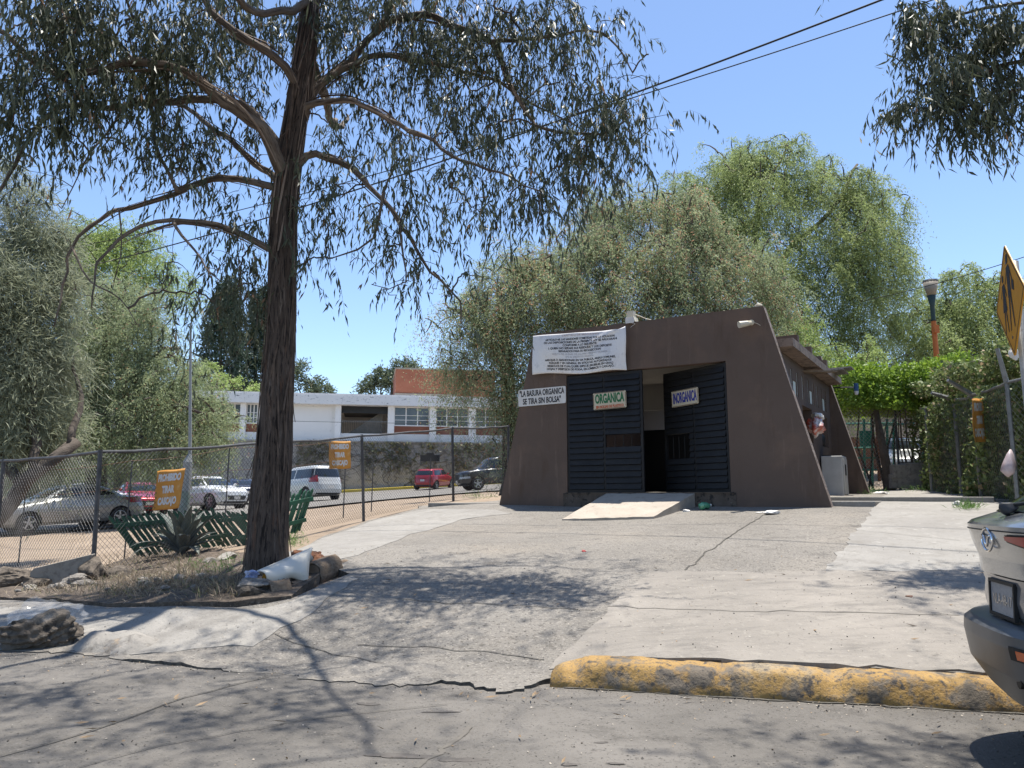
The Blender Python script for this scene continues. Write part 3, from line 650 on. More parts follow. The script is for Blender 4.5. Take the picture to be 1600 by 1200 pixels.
o = mb.build('banner_sheet', M['banner'], bn, smooth=True)
so_ = o.modifiers.new('thickness', 'SOLIDIFY'); so_.thickness = .003; so_.offset = 1
lines = [('CAPITULO DE SANCIONES',.055,.05,'r',.8),('ARTICULO 68. LAS SANCIONES COMETIDAS POR LA VIOLACION',.15,.062,'k',.88),('DE LAS DISPOSICIONES DE LA PRESENTE LEY SE APLICARAN',.225,.062,'k',.92),('CONFORME A LO SIGUIENTE:',.30,.062,'k',.44),
 ('I. QUIEN NO SEPARE SUS RESIDUOS Y LOS DEPOSITE',.375,.062,'k',.80),('SEPARADOS PARA SU RECOLECCION',.45,.062,'k',.54),('MULTA DE 10 DIAS DE SALARIO MINIMO VIGENTE',.525,.05,'f',.70),('EN EL DISTRITO FEDERAL',.59,.05,'f',.36),
 ('ARROJAR O ABANDONAR EN VIA PUBLICA, AREAS COMUNES,',.67,.062,'k',.90),('PARQUES Y EN GENERAL EN SITIOS NO AUTORIZADOS',.745,.062,'k',.80),('RESIDUOS DE CUALQUIER ESPECIE (MUEBLES EN GRAL)',.82,.062,'k',.84),('HOJAS Y DESPOJOS DE PODA, ESCOMBROS Y CASCAJO.',.895,.062,'k',.86)]
for t, ty, size, c, wid in lines:
    m_ = {'k': M['ink'], 'f': M['ink_faint'], 'r': M['ink_red']}[c]
    o = text(t, 'lettering', m_, bn, (0,0,0), (0,0,0), size, 1, .0022 if c == 'k' else 0, ex=0)
    me = o.data; xs_ = [v.co.x for v in me.vertices]; w0 = max(xs_)-min(xs_); k = wid*1.72/w0 if w0 else 1; k = min(k, 1.35)
    for v in me.vertices:
        s = .5+(v.co.x*k)/(bx1-bx0)+.02; tt = ty-v.co.y/.86; p = bsurf(min(1,max(0,s)), tt); v.co = (p.x, p.y-.0055, p.z)
# fixtures
def fixture(name, label, parts, loc, cat='lamp'):
    t = thing(name, label, cat, loc, RZ); 
    for n_, mbb, m_ in parts: mbb.build(n_, m_, t)
    return t
a = MB(); a.prism([(-.10,0),(.10,0),(.075,.10),(-.075,.10)], -.14, .06); b = MB(); b.box((-.075,-.10,.101),(.055,.03,.22)); b.tube([(.06,0,.16),(.15,.02,.12),(.26,.05,.06),(.36,.05,.03)], .009, 6)
b2 = MB(); b2.box((-.085,-.152,-.03),(.085,-.141,.085)); b2.tube([(-.02,-.12,-.01),(.12,-.16,-.06),(.02,-.16,-.12)], .004, 5)
fixture('roof_floodlight', 'cream box floodlight on top of the wall above the banner', [('housing', a, M['cream']), ('bracket', b, M['cream']), ('lamp_glass', b2, M['sign_white'])], BL(3.0,.08,3.532))
a = MB(); a.tube([(0,0,0),(-.05,-.12,-.03),(-.17,-.22,-.06)], [.035,.05,.062], 10); b = MB(); b.cyl((0,.0,0),(0,-.03,0),.05,n=10); b.tube([(.03,-.01,0),(.10,-.01,-.03),(.15,-.01,-.07)], .005, 5)
fixture('wall_spotlight', 'white spotlight high on the right end of the brown front wall', [('lamp_body', a, M['cream']), ('mount', b, M['cream'])], BL(5.28,-.002,3.25))
a = MB(); a.tube([(-.05,0,.02),(0,0,.05),(.07,0,.03)], [.025,.045,.02], 8); a.box((-.04,-.03,0),(.04,.03,.03))
fixture('junction_cap', 'small pale cap at the right top corner of the brown wall', [('cap', a, M['cream'])], BL(5.38,.1,3.532), 'fitting')
a = MB(); a.tube([(0,0,0),(.35,-.05,-.02),(.50,-.06,-.04)], .018, 6); b = MB(); b.cyl((.5,-.06,-.12),(.5,-.06,.06),.05,n=10); c = MB(); c.cyl((.5,-.06,-.20),(.5,-.06,-.121),.035,.05,n=10)
M['bluecap'] = mat('blue_cap', (.03,.09,.22), rough=.5)
fixture('eave_lamp', 'small blue capped lamp sticking out below the far end of the roof', [('arm', a, M['trim']), ('lamp_cap', b, M['bluecap']), ('bulb_cover', c, M['sign_white'])], BL(5.75,5.5,2.72))
# planks under / on the eave
for k, (x, y, z, L, rz, lab) in enumerate(((5.55,2.6,2.70,.75,R(30),'wooden plank jammed under the roof edge of the brown house'),)):
    t = thing('plank', lab, 'plank', BL(x,y,z), RZ+rz); mb = MB(); mb.box((-.1,-.06,0),(L,.06,.03)); mb.box((-.05,.08,.0),(L*.8,.14,.03)); mb.build('board', M['logbark'], t)
t = thing('roof_sheet', 'stack of pale corrugated sheets on the far roof corner', 'sheet', BL(5.3,4.5,2.955), RZ); mb = MB()
for i in range(9): mb.box((-.3,-.2+i*.09,.0+.02*(i%2)),(.85,-.115+i*.09,.02+.02*(i%2)))
for i in range(6): mb.box((-.1,-.1+i*.09,.045+.02*(i%2)),(1.0,-.015+i*.09,.06+.02*(i%2)))
mb.build('corrugated_sheet', M['concblock'], t)
# washing machine cabinet and hanging bag by the side wall
t = thing('discarded_cabinet', 'old white metal appliance cabinet standing against the side wall', 'appliance', BL(5.66,3.85,.20), RZ)
mb = MB(); mb.box((0,0,0),(.42,.62,.86)); mb.build('cabinet_body', M['white_enamel'], t, bevel=.02)
mb = MB(); mb.box((.421,.06,.05),(.435,.56,.80)); mb.build('cabinet_door', M['white_enamel'], t, bevel=.01)
mb = MB(); mb.box((.436,.22,.45),(.45,.30,.68)); mb.build('handle_slot', M['black'], t)
mb = MB(); mb.box((.02,.02,.861),(.40,.60,.88)); mb.build('cabinet_lid', M['trim'], t)
t = thing('waste_bag', 'red and white plastic bag bulging from the opening in the side wall', 'bag', BL(5.80,2.75,1.62), RZ)
mb = MB(); rock(mb, (0,0,0), .21, 3, (.8,1.2,1.0), .9, 4); mb.build('bag_body', mat('red_bag', (.55,.09,.05), (.62,.20,.14), .4, 5, [((.75,.72,.72), 3.2, .5, .6)], .01, 9), t, smooth=True)
mb = MB(); rock(mb, (.0,.12,.18), .13, 8, (1,1.5,.7), .9, 4); mb.build('bag_knot', M['sign_white'], t, smooth=True)
t = thing('waste_sack', 'dark waste heaped in the far opening of the side wall', 'sack', BL(5.5,4.75,1.36), RZ)
mb = MB(); rock(mb, (0,0,.1), .2, 5, (.6,1.3,.9), .5, 3); rock(mb, (0,.15,.32), .06, 6, (1,1,1), .5, 2, 1); mb.build('sack_body', [M['trim'], M['sign_white']], t, smooth=True)
# ------------------------------------------------------------ school behind the parking road
def vsolve(u, v, Y): return P(u, v, Y).z
SA = R(10.4); SDv = Vector((math.cos(SA), math.sin(SA)))
S0 = Vector((-27.5, 57.2))                                # left end of the facade
def su(u):                                                # distance along the facade for a photo column
    a, _ = ray(u, 650); return (a*S0.y-S0.x)/(SDv.x-a*SDv.y)
SZ = 5.2
sc = thing('school_building', 'long low white school block with brick panels and a flat roof', 'building', (S0.x, S0.y, SZ), SA)
zb0, zs, zw0, zw1, zr1 = 0, 1.0, 1.72, 3.18, 4.02
LEN = su(800)+6; DEP = 9
def wallp(mb, x0, x1, z0, z1, y0=0, y1=.25): mb.box((x0,y0,z0),(x1,y1,z1))
mb = MB(); wallp(mb, -8, LEN, -.6, zs, .0, .3)
x1, x2 = su(402), su(524)
wallp(mb, x1, x2, zs, zw1, .02, .27); 
mb.build('wall', M['white_wall'], sc)
mb = MB(); mb.box((x1+1.9,-.001,1.15),(x2-.25,.018,3.05)); mb.build('wall_panel', M['white_wall'], sc)
mb = MB(); mb.box((-8,-.75,zw1),(LEN,DEP,zr1-.12)); mb.box((-8,-.72,zr1-.119),(LEN,DEP-.03,zr1)); mb.build('roof', M['fascia'], sc)
mb = MB(); mb.box((-8,DEP-.3,-.6),(LEN,DEP,zw1-.002)); mb.box((-8,3,-.6),(su(533),3.2,zw1-.002)); mb.build('rear_wall', M['white_wall'], sc)
def pillar(u0, u1):
    mb = MB(); mb.box((su(u0),-.35,-.6),(su(u1),.35,zw1-.003)); mb.build('pillar', M['white_wall'], sc)
pl = [(300,308),(338,346),(376,385),(524,533),(606,616),(671,681),(732,743),(790,800)]
for a in pl: pillar(*a)
def windowbay(u0, u1):
    a, b = su(u0)+.01, su(u1)-.01
    mb = MB(); mb.box((a,.05,zs),(b,.28,zw0-.08)); mb.build('brick_panel', M['brick'], sc)
    mb = MB(); n = 3; 
    mb.box((a,.04,zw0-.08),(b,.16,zw0)); mb.box((a,.04,zw1-.08),(b,.16,zw1-.004)); 
    for k in range(n+1): x = a+(b-a)*k/n; mb.box((max(a,x-.04),.05,zw0+.001),(min(b,x+.04),.15,zw1-.081))
    for z in (zw0+.38, zw0+.75): mb.box((a,.06,z),(b,.12,z+.04))
    w = mb.build('window', M['white_wall'], sc)
    mb = MB()
    for k in range(n): mb.box((a+(b-a)*k/n+.041,.13,zw0+.001),(a+(b-a)*(k+1)/n-.041,.14,zw1-.081))
    mb.build('pane', M['win'], w)
    mb = MB(); mb.box((a+.1,.5,zw0+.1),(a+(b-a)*.45,.52,zw0+.6)); mb.build('blind', M['sign_cream'], w)
for a in ((268,300),(308,338),(346,376),(385,402),(616,671),(681,732),(743,790)): windowbay(*a)
# open passage with railing
a, b = su(533), su(606); mb = MB()
mb.box((a,2.5,-.6),(b,2.7,.9)); mb.box((b-1.6,.4,0) if False else (a+3.0,3.0,.0),(b-.02,3.2,zw1-.01)); mb.build('passage_wall', M['white_wall'], sc)
mb = MB(); mb.box((a,.3,zw1-.55),(b,.5,zw1-.004)); mb.box((a,.5,zw1-.03),(b,DEP-.31,zw1-.004)); mb.build('passage_ceiling', M['trim'], sc)
mb = MB(); mb.box((a,.05,1.95),(b,.10,2.0))
for k in range(26): x = a+(b-a)*(k+.5)/26; mb.cyl((x,.075,1.0),(x,.075,1.95),.014,n=4)
mb.build('railing', M['galv'], sc)
mb = MB(); mb.prism([(a+.4,1.0),(a+3.2,1.0),(a+3.2,2.7),(a+2.9,2.7)], 1.2, 1.9); mb.build('stair', M['concblock'], sc)
# brick penthouse
p0, p1 = su(596)+1.2, su(760)+1.5
mb = MB(); mb.box((p0,5.0,zr1+.9),(p1,13,zr1+3.0)); mb.build('penthouse_wall', M['brick'], sc)
mb = MB(); mb.box((p0-.08,4.9,zr1+3.001),(p1+.08,13.1,zr1+3.14)); mb.box((p0-.08,4.9,zr1+.45),(p0+5.2,13,zr1+.898)); mb.box((p0+.1,5,zr1),(p0+.5,5.4,zr1+.449)); mb.box((p0+4.4,5,zr1),(p0+4.9,5.4,zr1+.449)); mb.build('penthouse_beam', M['concblock'], sc)
mb = MB(); mb.box((p0+.6,6.5,zr1+.001),(p1,12.9,zr1+.449)); mb.build('penthouse_recess', M['rust'], sc)
mb = MB(); mb.box((p0+4.95,4.95,zr1+.001),(p0+9,5.0,zr1+.88)); mb.build('penthouse_wall', M['brick'], sc)
# retaining wall and its dry creeper
rw = thing('retaining_wall', 'long grey stone retaining wall below the white school', 'wall', (S0.x, S0.y, 0), SA)
mb = MB(); mb.box((-8,-2.2,-.3),(LEN,-.36,SZ+.15)); mb.box((-8,-2.3,SZ+.151),(LEN,-.36,SZ+.26)); mb.build('wall_face', M['wallstone'], rw)
cv = thing('dry_creeper', 'leafless brown creeper covering the grey retaining wall', 'creeper', (S0.x, S0.y, 0), SA)
mb = MB(); r_ = np.random.default_rng(5)
for i in range(190):
    x = r_.uniform(su(440), LEN-1); z = r_.uniform(1.8, 4.5); pts = []; dx = r_.normal()*.3
    for k in range(6): pts.append((x, -2.23-r_.uniform(0,.10), min(z, SZ+.35))); x += dx+r_.normal()*.35; z += r_.uniform(.05,.55)
    mb.tube(pts, [.022,.02,.017,.014,.011,.007], 3, caps=False)
mb.build('creeper_stem', M['barkdark'], cv)
n = 5200; bx = r_.uniform(su(470), LEN-1, n); bz = SZ+.2-np.abs(r_.normal(0, 1.35, n)); k = (np.sin(bx*1.1)+np.sin(bx*2.7+1)+r_.normal(0,1,n) > -.2) & (bz > 2.0); bx, bz = bx[k], bz[k]; n = len(bx)
c = np.c_[bx, -2.27-r_.random(n)*.15, bz]; d1 = r_.normal(size=(n,3))*.07; d2 = r_.normal(size=(n,3))*.05
quads('creeper_leaf', np.stack([c-d1, c-d2, c+d1, c+d2], 1), leafmat('creeper_leaf', (.08,.085,.04), (.16,.16,.08), (.2,.13,.07), .2), cv)
# yellow kerb by the wall
mb = MB(); pts = []
for t in np.linspace(su(540), su(800)+2, 30): q = S0+SDv*t+Vector((-SDv.y,SDv.x))*-3.6; pts.append((q.x, q.y, hz(q.x,q.y)))
for i in range(29):
    a = Vector(pts[i]); b = Vector(pts[i+1]); n2 = Vector((-SDv.y,SDv.x,0))*1.2
    mb.add([a+Vector((0,0,-.1)), b+Vector((0,0,-.1)), b+Vector((0,0,.20)), a+Vector((0,0,.20)), a+n2+Vector((0,0,.24)), b+n2+Vector((0,0,.24))], [(0,1,2,3),(3,2,5,4)])
struct(mb.build('wall_kerb', M['kerbyellow']))
# ------------------------------------------------------------ vehicles
class Body:
    """car surface as a stack of rounded plan outlines; x from the rear (0) to the front, y across"""
    def __init__(s, prof, n=4.6): s.p = np.array(prof, float); s.n = n
    def at(s, z):
        p = s.p; q = [float(np.interp(z, p[:,0], p[:,k])) for k in (1,2,3)]; return q
    def outline(s, z, th):
        xr, xf, b = s.at(z); a = (xf-xr)/2; c, q = math.cos(th), math.sin(th); e = 2/s.n
        return ((xr+xf)/2+a*math.copysign(abs(c)**e, c), b*math.copysign(abs(q)**e, q), z)
    def side(s, x, z, off=0):
        xr, xf, b = s.at(z); a = (xf-xr)/2; t = min(.999, abs((x-(xr+xf)/2)/a)); return b*(1-t**s.n)**(1/s.n)+off
    def end(s, y, z, front, off=0):
        xr, xf, b = s.at(z); a = (xf-xr)/2; t = min(.999, abs(y/b)); d = a*(1-t**s.n)**(1/s.n)
        return (xr+xf)/2+(d+off if front else -d-off)
    def mesh(s, wheels, rw, m, parent, name='body'):
        zs = sorted(set(list(np.linspace(s.p[0,0], s.p[-1,0], 44))+list(s.p[:,0]))); nt = 96; bm = bmesh.new(); rows = []
        for z in zs: rows.append([bm.verts.new(s.outline(z, 2*math.pi*(k+.5)/nt)) for k in range(nt)])
        for a, b in zip(rows[:-1], rows[1:]):
            for k in range(nt): bm.faces.new((a[k], a[(k+1)%nt], b[(k+1)%nt], b[k]))
        bm.faces.new(rows[0][::-1]); bm.faces.new(rows[-1])
        me = bpy.data.meshes.new(name); bm.to_mesh(me); bm.free(); o = bpy.data.objects.new(name, me); COL.objects.link(o)
        cm = bpy.data.meshes.new('cut'); cb = bmesh.new()
        W = max(s.p[:,3])+.2
        for wx in wheels:
            for sy in (-1, 1):
                mt = Matrix.Translation((wx, sy*(W-.18), rw)) @ Matrix.Rotation(math.pi/2, 4, 'X')
                bmesh.ops.create_cone(cb, cap_ends=True, segments=40, radius1=rw*1.17, radius2=rw*1.17, depth=.72, matrix=mt)
        cb.to_mesh(cm); cb.free(); co = bpy.data.objects.new('cut', cm); COL.objects.link(co)
        md = o.modifiers.new('b', 'BOOLEAN'); md.operation = 'DIFFERENCE'; md.object = co; md.solver = 'EXACT'
        bpy.context.view_layer.update(); dg = bpy.context.evaluated_depsgraph_get(); me2 = bpy.data.meshes.new_from_object(o.evaluated_get(dg))
        o.modifiers.clear(); o.data = me2; me2.name = name; bpy.data.objects.remove(co)
        me2.materials.clear(); me2.materials.append(m); me2.materials.append(M['trim'])
        for f in me2.polygons:
            c = f.center; f.use_smooth = True; f.material_index = 0
            for wx in wheels:
                if math.hypot(c.x-wx, c.z-rw) < rw*1.175 and (abs(c.y) < s.side(c.x, max(c.z,.3))-.02): f.material_index = 1; f.use_smooth = False
            if c.z < s.p[0,0]+.01: f.material_index = 1
        try: me2.set_sharp_from_angle(angle=R(38))
        except Exception: pass
        o.parent = parent; return o
    def sidepatch(s, mb, poly, sy, off=.006, mi=0, nx=10, nz=5):
        """poly: 4 (x,z) corners bl,br,tr,tl"""
        vs = []
        for j in range(nz+1):
            for i in range(nx+1):
                u, w = i/nx, j/nz
                x = (poly[0][0]*(1-u)+poly[1][0]*u)*(1-w)+(poly[3][0]*(1-u)+poly[2][0]*u)*w; z = (poly[0][1]*(1-u)+poly[1][1]*u)*(1-w)+(poly[3][1]*(1-u)+poly[2][1]*u)*w
                vs.append((x, sy*s.side(x, z, off), z))
        mb.add(vs, [(j*(nx+1)+i, j*(nx+1)+i+1, (j+1)*(nx+1)+i+1, (j+1)*(nx+1)+i) for j in range(nz) for i in range(nx)], mi)
    def endpatch(s, mb, poly, front, off=.006, mi=0, nx=14, nz=5):
        vs = []
        for j in range(nz+1):
            for i in range(nx+1):
                u, w = i/nx, j/nz
                y = (poly[0][0]*(1-u)+poly[1][0]*u)*(1-w)+(poly[3][0]*(1-u)+poly[2][0]*u)*w; z = (poly[0][1]*(1-u)+poly[1][1]*u)*(1-w)+(poly[3][1]*(1-u)+poly[2][1]*u)*w
                vs.append((s.end(y, z, front, off), y, z))
        mb.add(vs, [(j*(nx+1)+i, j*(nx+1)+i+1, (j+1)*(nx+1)+i+1, (j+1)*(nx+1)+i) for j in range(nz) for i in range(nx)], mi)
def paint(name, c, metal=.3, rough=.28): return mat(name, c, rough=rough, metal=metal, coat=.8, spec=.5)
def wheel(parent, x, y, r, sy, spokes=5):
    w = bpy.data.objects.new('wheel', None); COL.objects.link(w); w.parent = parent; w.location = (x, y, r)
    mb = MB(); prof = [(r*.66,.0),(r*.70,.012),(r*.93,.016),(r,-.01),(r,-.18),(r*.93,-.20),(r*.66,-.2)]; n = 30
    for k in range(n):
        a = 2*math.pi*k/n
        for (q, d) in prof: mb.v.append((q*math.cos(a), d*sy, q*math.sin(a)))
    L = len(prof)
    for k in range(n):
        for j in range(L-1): mb.f.append((k*L+j, ((k+1)%n)*L+j, ((k+1)%n)*L+j+1, k*L+j+1)); mb.mi.append(0)
    mb.build('tyre', M['tyre'], w, smooth=True)
    mb = MB(); rr = r*.66
    vs = []; m = 30
    for k in range(m):
        a = 2*math.pi*k/m
        for q, d in ((rr,.002),(rr*.93,.004),(rr*.9,-.05)): vs.append((q*math.cos(a), d*sy, q*math.sin(a)))
    mb.add(vs, [(k*3+j, ((k+1)%m)*3+j, ((k+1)%m)*3+j+1, k*3+j+1) for k in range(m) for j in range(2)])
    for k in range(spokes):
        a = 2*math.pi*k/spokes+.3; c, s_ = math.cos(a), math.sin(a); w0, w1 = rr*.16, rr*.11
        q = [(.1*rr,-w0),(.1*rr,w0),(.93*rr,w1),(.93*rr,-w1)]
        mb.add([(p*c-t*s_, -.004*sy, p*s_+t*c) for p, t in q], [(0,1,2,3)]); 
    mb.add([(rr*.2*math.cos(a*.628), .0*sy, rr*.2*math.sin(a*.628)) for a in range(10)], [tuple(range(10))])
    mb.build('rim', M['rim'], w)
    mb = MB(); mb.add([(rr*.95*math.cos(a*.314), -.07*sy, rr*.95*math.sin(a*.314)) for a in range(20)], [tuple(range(20))]); mb.build('brake_disc', M['trim'], w)
PROF = {
 'sedan': dict(L=4.6, rw=.31, wx=(.95,3.65), prof=[(.20,.25,4.40,.76),(.30,.06,4.55,.85),(.48,0,4.60,.88),(.62,.01,4.59,.89),(.72,.04,4.54,.885),(.80,.07,4.38,.87),(.88,.10,4.05,.85),(.94,.16,3.62,.83),(.98,.50,3.42,.80),(1.02,.72,3.34,.765),(1.20,1.06,3.02,.69),(1.34,1.38,2.72,.625),(1.405,1.62,2.50,.575),(1.43,1.85,2.30,.48)], glass=(1.02,1.33)),
 'suv': dict(L=4.45, rw=.35, wx=(.90,3.58), prof=[(.24,.25,4.28,.78),(.34,.06,4.40,.87),(.55,0,4.45,.90),(.80,.03,4.42,.90),(.92,.06,4.30,.89),(1.00,.09,4.0,.87),(1.05,.12,3.62,.85),(1.10,.17,3.40,.81),(1.30,.32,3.05,.74),(1.48,.52,2.75,.67),(1.57,.62,2.55,.62),(1.61,.85,2.30,.52)], glass=(1.10,1.48)),
 'van': dict(L=4.9, rw=.33, wx=(.95,3.95), prof=[(.24,.2,4.75,.80),(.34,.04,4.86,.90),(.55,0,4.90,.93),(.80,.02,4.86,.93),(.92,.05,4.70,.92),(1.02,.07,4.35,.90),(1.10,.09,4.05,.87),(1.35,.16,3.65,.80),(1.60,.27,3.2,.73),(1.70,.36,3.0,.69),(1.75,.6,2.75,.58)], glass=(1.10,1.60)),
 'boxy': dict(L=4.55, rw=.36, wx=(.90,3.60), prof=[(.30,.2,4.35,.80),(.42,.04,4.50,.88),(.62,0,4.55,.90),(.90,.02,4.52,.90),(1.00,.03,4.45,.89),(1.07,.05,4.2,.87),(1.12,.07,3.45,.83),(1.40,.17,3.05,.76),(1.62,.25,2.85,.71),(1.70,.34,2.7,.67),(1.74,.6,2.5,.55)], glass=(1.12,1.60)),
 'mini': dict(L=3.7, rw=.30, wx=(.62,3.05), prof=[(.20,.2,3.5,.72),(.30,.05,3.65,.80),(.50,0,3.70,.84),(.72,.03,3.64,.84),(.84,.06,3.4,.82),(.92,.09,2.9,.80),(.96,.11,2.75,.77),(1.18,.24,2.5,.70),(1.34,.36,2.35,.65),(1.39,.5,2.2,.58),(1.41,.7,2.0,.5)], glass=(.96,1.33)),
}
def car(name, label, kind, pos, head, m, group='cars parked beyond the wire fence', cat='car', tail=M['tail'], grille=True, split=None):
    K = PROF[kind]; B = Body(K['prof']); L = K['L']; hd = Vector(head).normalized(); rz = math.atan2(hd.y, hd.x)
    ctr = Vector((pos[0], pos[1])); o = ctr-hd*L/2; n = Vector((-hd.y, hd.x))
    zc = [hz(*(ctr+hd*s)) for s in (-1.3, 1.3)]; z = sum(zc)/2; pitch = -math.atan2(zc[1]-zc[0], 2.6)
    t = thing(name, label, cat, (o.x, o.y, z+.02-(zc[1]-zc[0])/2.6*L/2), 0, group); t.rotation_euler = (0, pitch, rz)
    B.mesh(K['wx'], K['rw'], m, t)
    g0, g1 = K['glass']; xr0, xf0, _ = B.at(g0); xr1, xf1, _ = B.at(g1); bx0 = xr0+(xf0-xr0)*.52; bx1 = bx0-.05
    for sy in (-1, 1):
        mb = MB(); gz0, gz1 = g0+.03, g1-.02
        B.sidepatch(mb, [(xr0+.32,gz0),(bx0-.05,gz0),(bx1-.05,gz1),(xr1+.22,gz1)], sy)
        B.sidepatch(mb, [(bx0+.05,gz0),(xf0-.34,gz0),(xf1-.20,gz1),(bx1+.05,gz1)], sy)
        if kind == 'van': B.sidepatch(mb, [(xr0+.14,gz0),(xr0+.29,gz0),(xr1+.19,gz1),(xr1+.10,gz1)], sy)
        mb.build('side_window', M['glass'], t, smooth=True)
        for wx in K['wx']: wheel(t, wx, sy*(B.side(wx, .5)-.015), K['rw'], sy)
        mb = MB(); rock(mb, (xf0-.42, sy*(B.at(g0)[2]+.10), g0+.07), .1, 4, (.6,1,.7), .1, 2); mb.build('wing_mirror', m, t, smooth=True)
        mb = MB(); B.sidepatch(mb, [(xf0-1.25,g0-.14),(xf0-1.08,g0-.14),(xf0-1.08,g0-.11),(xf0-1.25,g0-.11)], sy, .02); mb.build('door_handle', m, t)
        mb = MB(); zl = .66 if kind != 'sedan' else .60
        hw = B.at(zl)[2]
        ya, yb = sorted((sy*hw*.55, sy*hw*.93)); B.endpatch(mb, [(ya,zl-.02),(yb,zl-.0),(yb,zl+.11),(ya,zl+.08)], True, .012); mb.build('headlight', M['lamp'], t, smooth=True)
        mb = MB(); zt = (.80 if kind in ('sedan','mini') else .95); top = .18 if kind not in ('van','boxy') else .34
        hw = B.at(zt)[2]; ya, yb = sorted((sy*hw*.70, sy*hw*.95)); B.endpatch(mb, [(ya,zt-.05),(yb,zt-.05),(yb,zt-.05+top),(ya,zt-.05+top)], False, .012); mb.build('tail_light', tail, t, smooth=True)
    b0 = B.at(g0)[2]*.84; b1 = B.at(g1)[2]*.86
    mb = MB(); B.endpatch(mb, [(-b0,g0+.02),(b0,g0+.02),(b1,g1),(-b1,g1)], True, .012); mb.build('windscreen', M['glass'], t, smooth=True)
    mb = MB(); B.endpatch(mb, [(-b0,g0+.06),(b0,g0+.06),(b1,g1-.03),(-b1,g1-.03)], False, .012); mb.build('rear_window', M['glass'], t, smooth=True)
    mb = MB(); B.endpatch(mb, [(-.42,.42),(.42,.42),(.52,.62),(-.52,.62)], True, .012); mb.build('grille', M['trim'], t)
    for fr in (True, False):
        mb = MB(); B.endpatch(mb, [(-.78,.26),(.78,.26),(.80,.36),(-.80,.36)], fr, .010); mb.build('bumper_trim', M['trim'], t)
        mb = MB(); z0 = .44 if fr else .60; B.endpatch(mb, [(-.16,z0),(.16,z0),(.16,z0+.13),(-.16,z0+.13)], fr, .018); mb.build('number_plate', M['sign_white'], t)
    return t
P_sil = paint('old_silver_paint', (.33,.33,.31), .35, .4); P_red = paint('red_car_paint', (.42,.018,.03)); P_white = paint('white_car_paint', (.78,.79,.80), 0, .3)
P_dark = paint('dark_blue_paint', (.03,.035,.06)); P_black = paint('grey_black_paint', (.035,.038,.042)); P_grey = paint('grey_paint', (.2,.2,.21)); P_vw = paint('minivan_white_paint', (.66,.67,.66), 0, .35)
def PX(u, Y): return (ray(u, 775)[0]*Y, Y)
car('parked_sedan', 'old silver grey sedan at the far left behind the fence, facing left', 'sedan', PX(108, 25.6), (-.66,-.75), P_sil)
car('parked_sedan', 'white roofed sedan mostly hidden behind the old silver sedan', 'sedan', PX(118, 31.5), (-.75,-.6), P_white)
car('parked_sedan', 'red sedan behind the fence with its front turned to the right', 'sedan', PX(217, 34.5), (.60,-.80), P_red)
car('parked_crossover', 'white crossover with dark grille behind the green pickets', 'suv', PX(326, 37), (.82,-.57), P_white)
car('parked_sedan', 'dark blue sedan seen from behind between the white crossover and the tree trunk', 'sedan', PX(372, 44), (-.55,.83), P_dark)
car('parked_minivan', 'white minivan just right of the big tree trunk, rear toward us', 'van', PX(478, 40.5), (-.70,.71), P_vw, cat='van')
car('parked_hatchback', 'small red hatchback in front of the grey retaining wall', 'mini', PX(678, 54), (.33,.94), P_red)
car('parked_car', 'small grey car just beyond the red hatchback', 'mini', PX(704, 62), (.6,.8), P_grey)
car('parked_suv', 'black boxy off-roader partly hidden by the brown building, facing left', 'boxy', PX(775, 43), (-.93,-.36), P_black)
car('parked_car', 'silver car seen through the playground fence behind the stacked blocks', 'sedan', PX(1418, 30), (-.35,-.94), P_sil, group=None)

# the near car, rear toward the left: only its rear quarter is in the frame
K0 = KD
nc = thing('parked_crossover', 'silver crossover close by at the right edge, black plastic lower bumper', 'car', (0,0,0), math.atan2(K0.y, K0.x))
NB = Body([(.40,.13,4.2,.82),(.50,.10,4.28,.86),(.64,.07,4.32,.875),(.70,.055,4.32,.885),(.76,.045,4.31,.89),(.855,.055,4.30,.895),(.875,.035,4.29,.90),(.95,.03,4.22,.90),(1.03,.005,4.05,.90),(1.085,-.008,3.85,.89),(1.115,-.012,3.75,.88),(1.135,.01,3.68,.872),(1.155,.07,3.6,.85),(1.175,.13,3.5,.83),(1.32,.36,3.15,.76),(1.48,.62,2.85,.69),(1.58,.82,2.6,.64),(1.64,1.1,2.35,.54)], 3.3)
rc = Vector((2.34, 3.84)); nc.location = (rc.x, rc.y, .0)
bdy = NB.mesh((.88,3.53), .35, M['silver_paint'], nc)
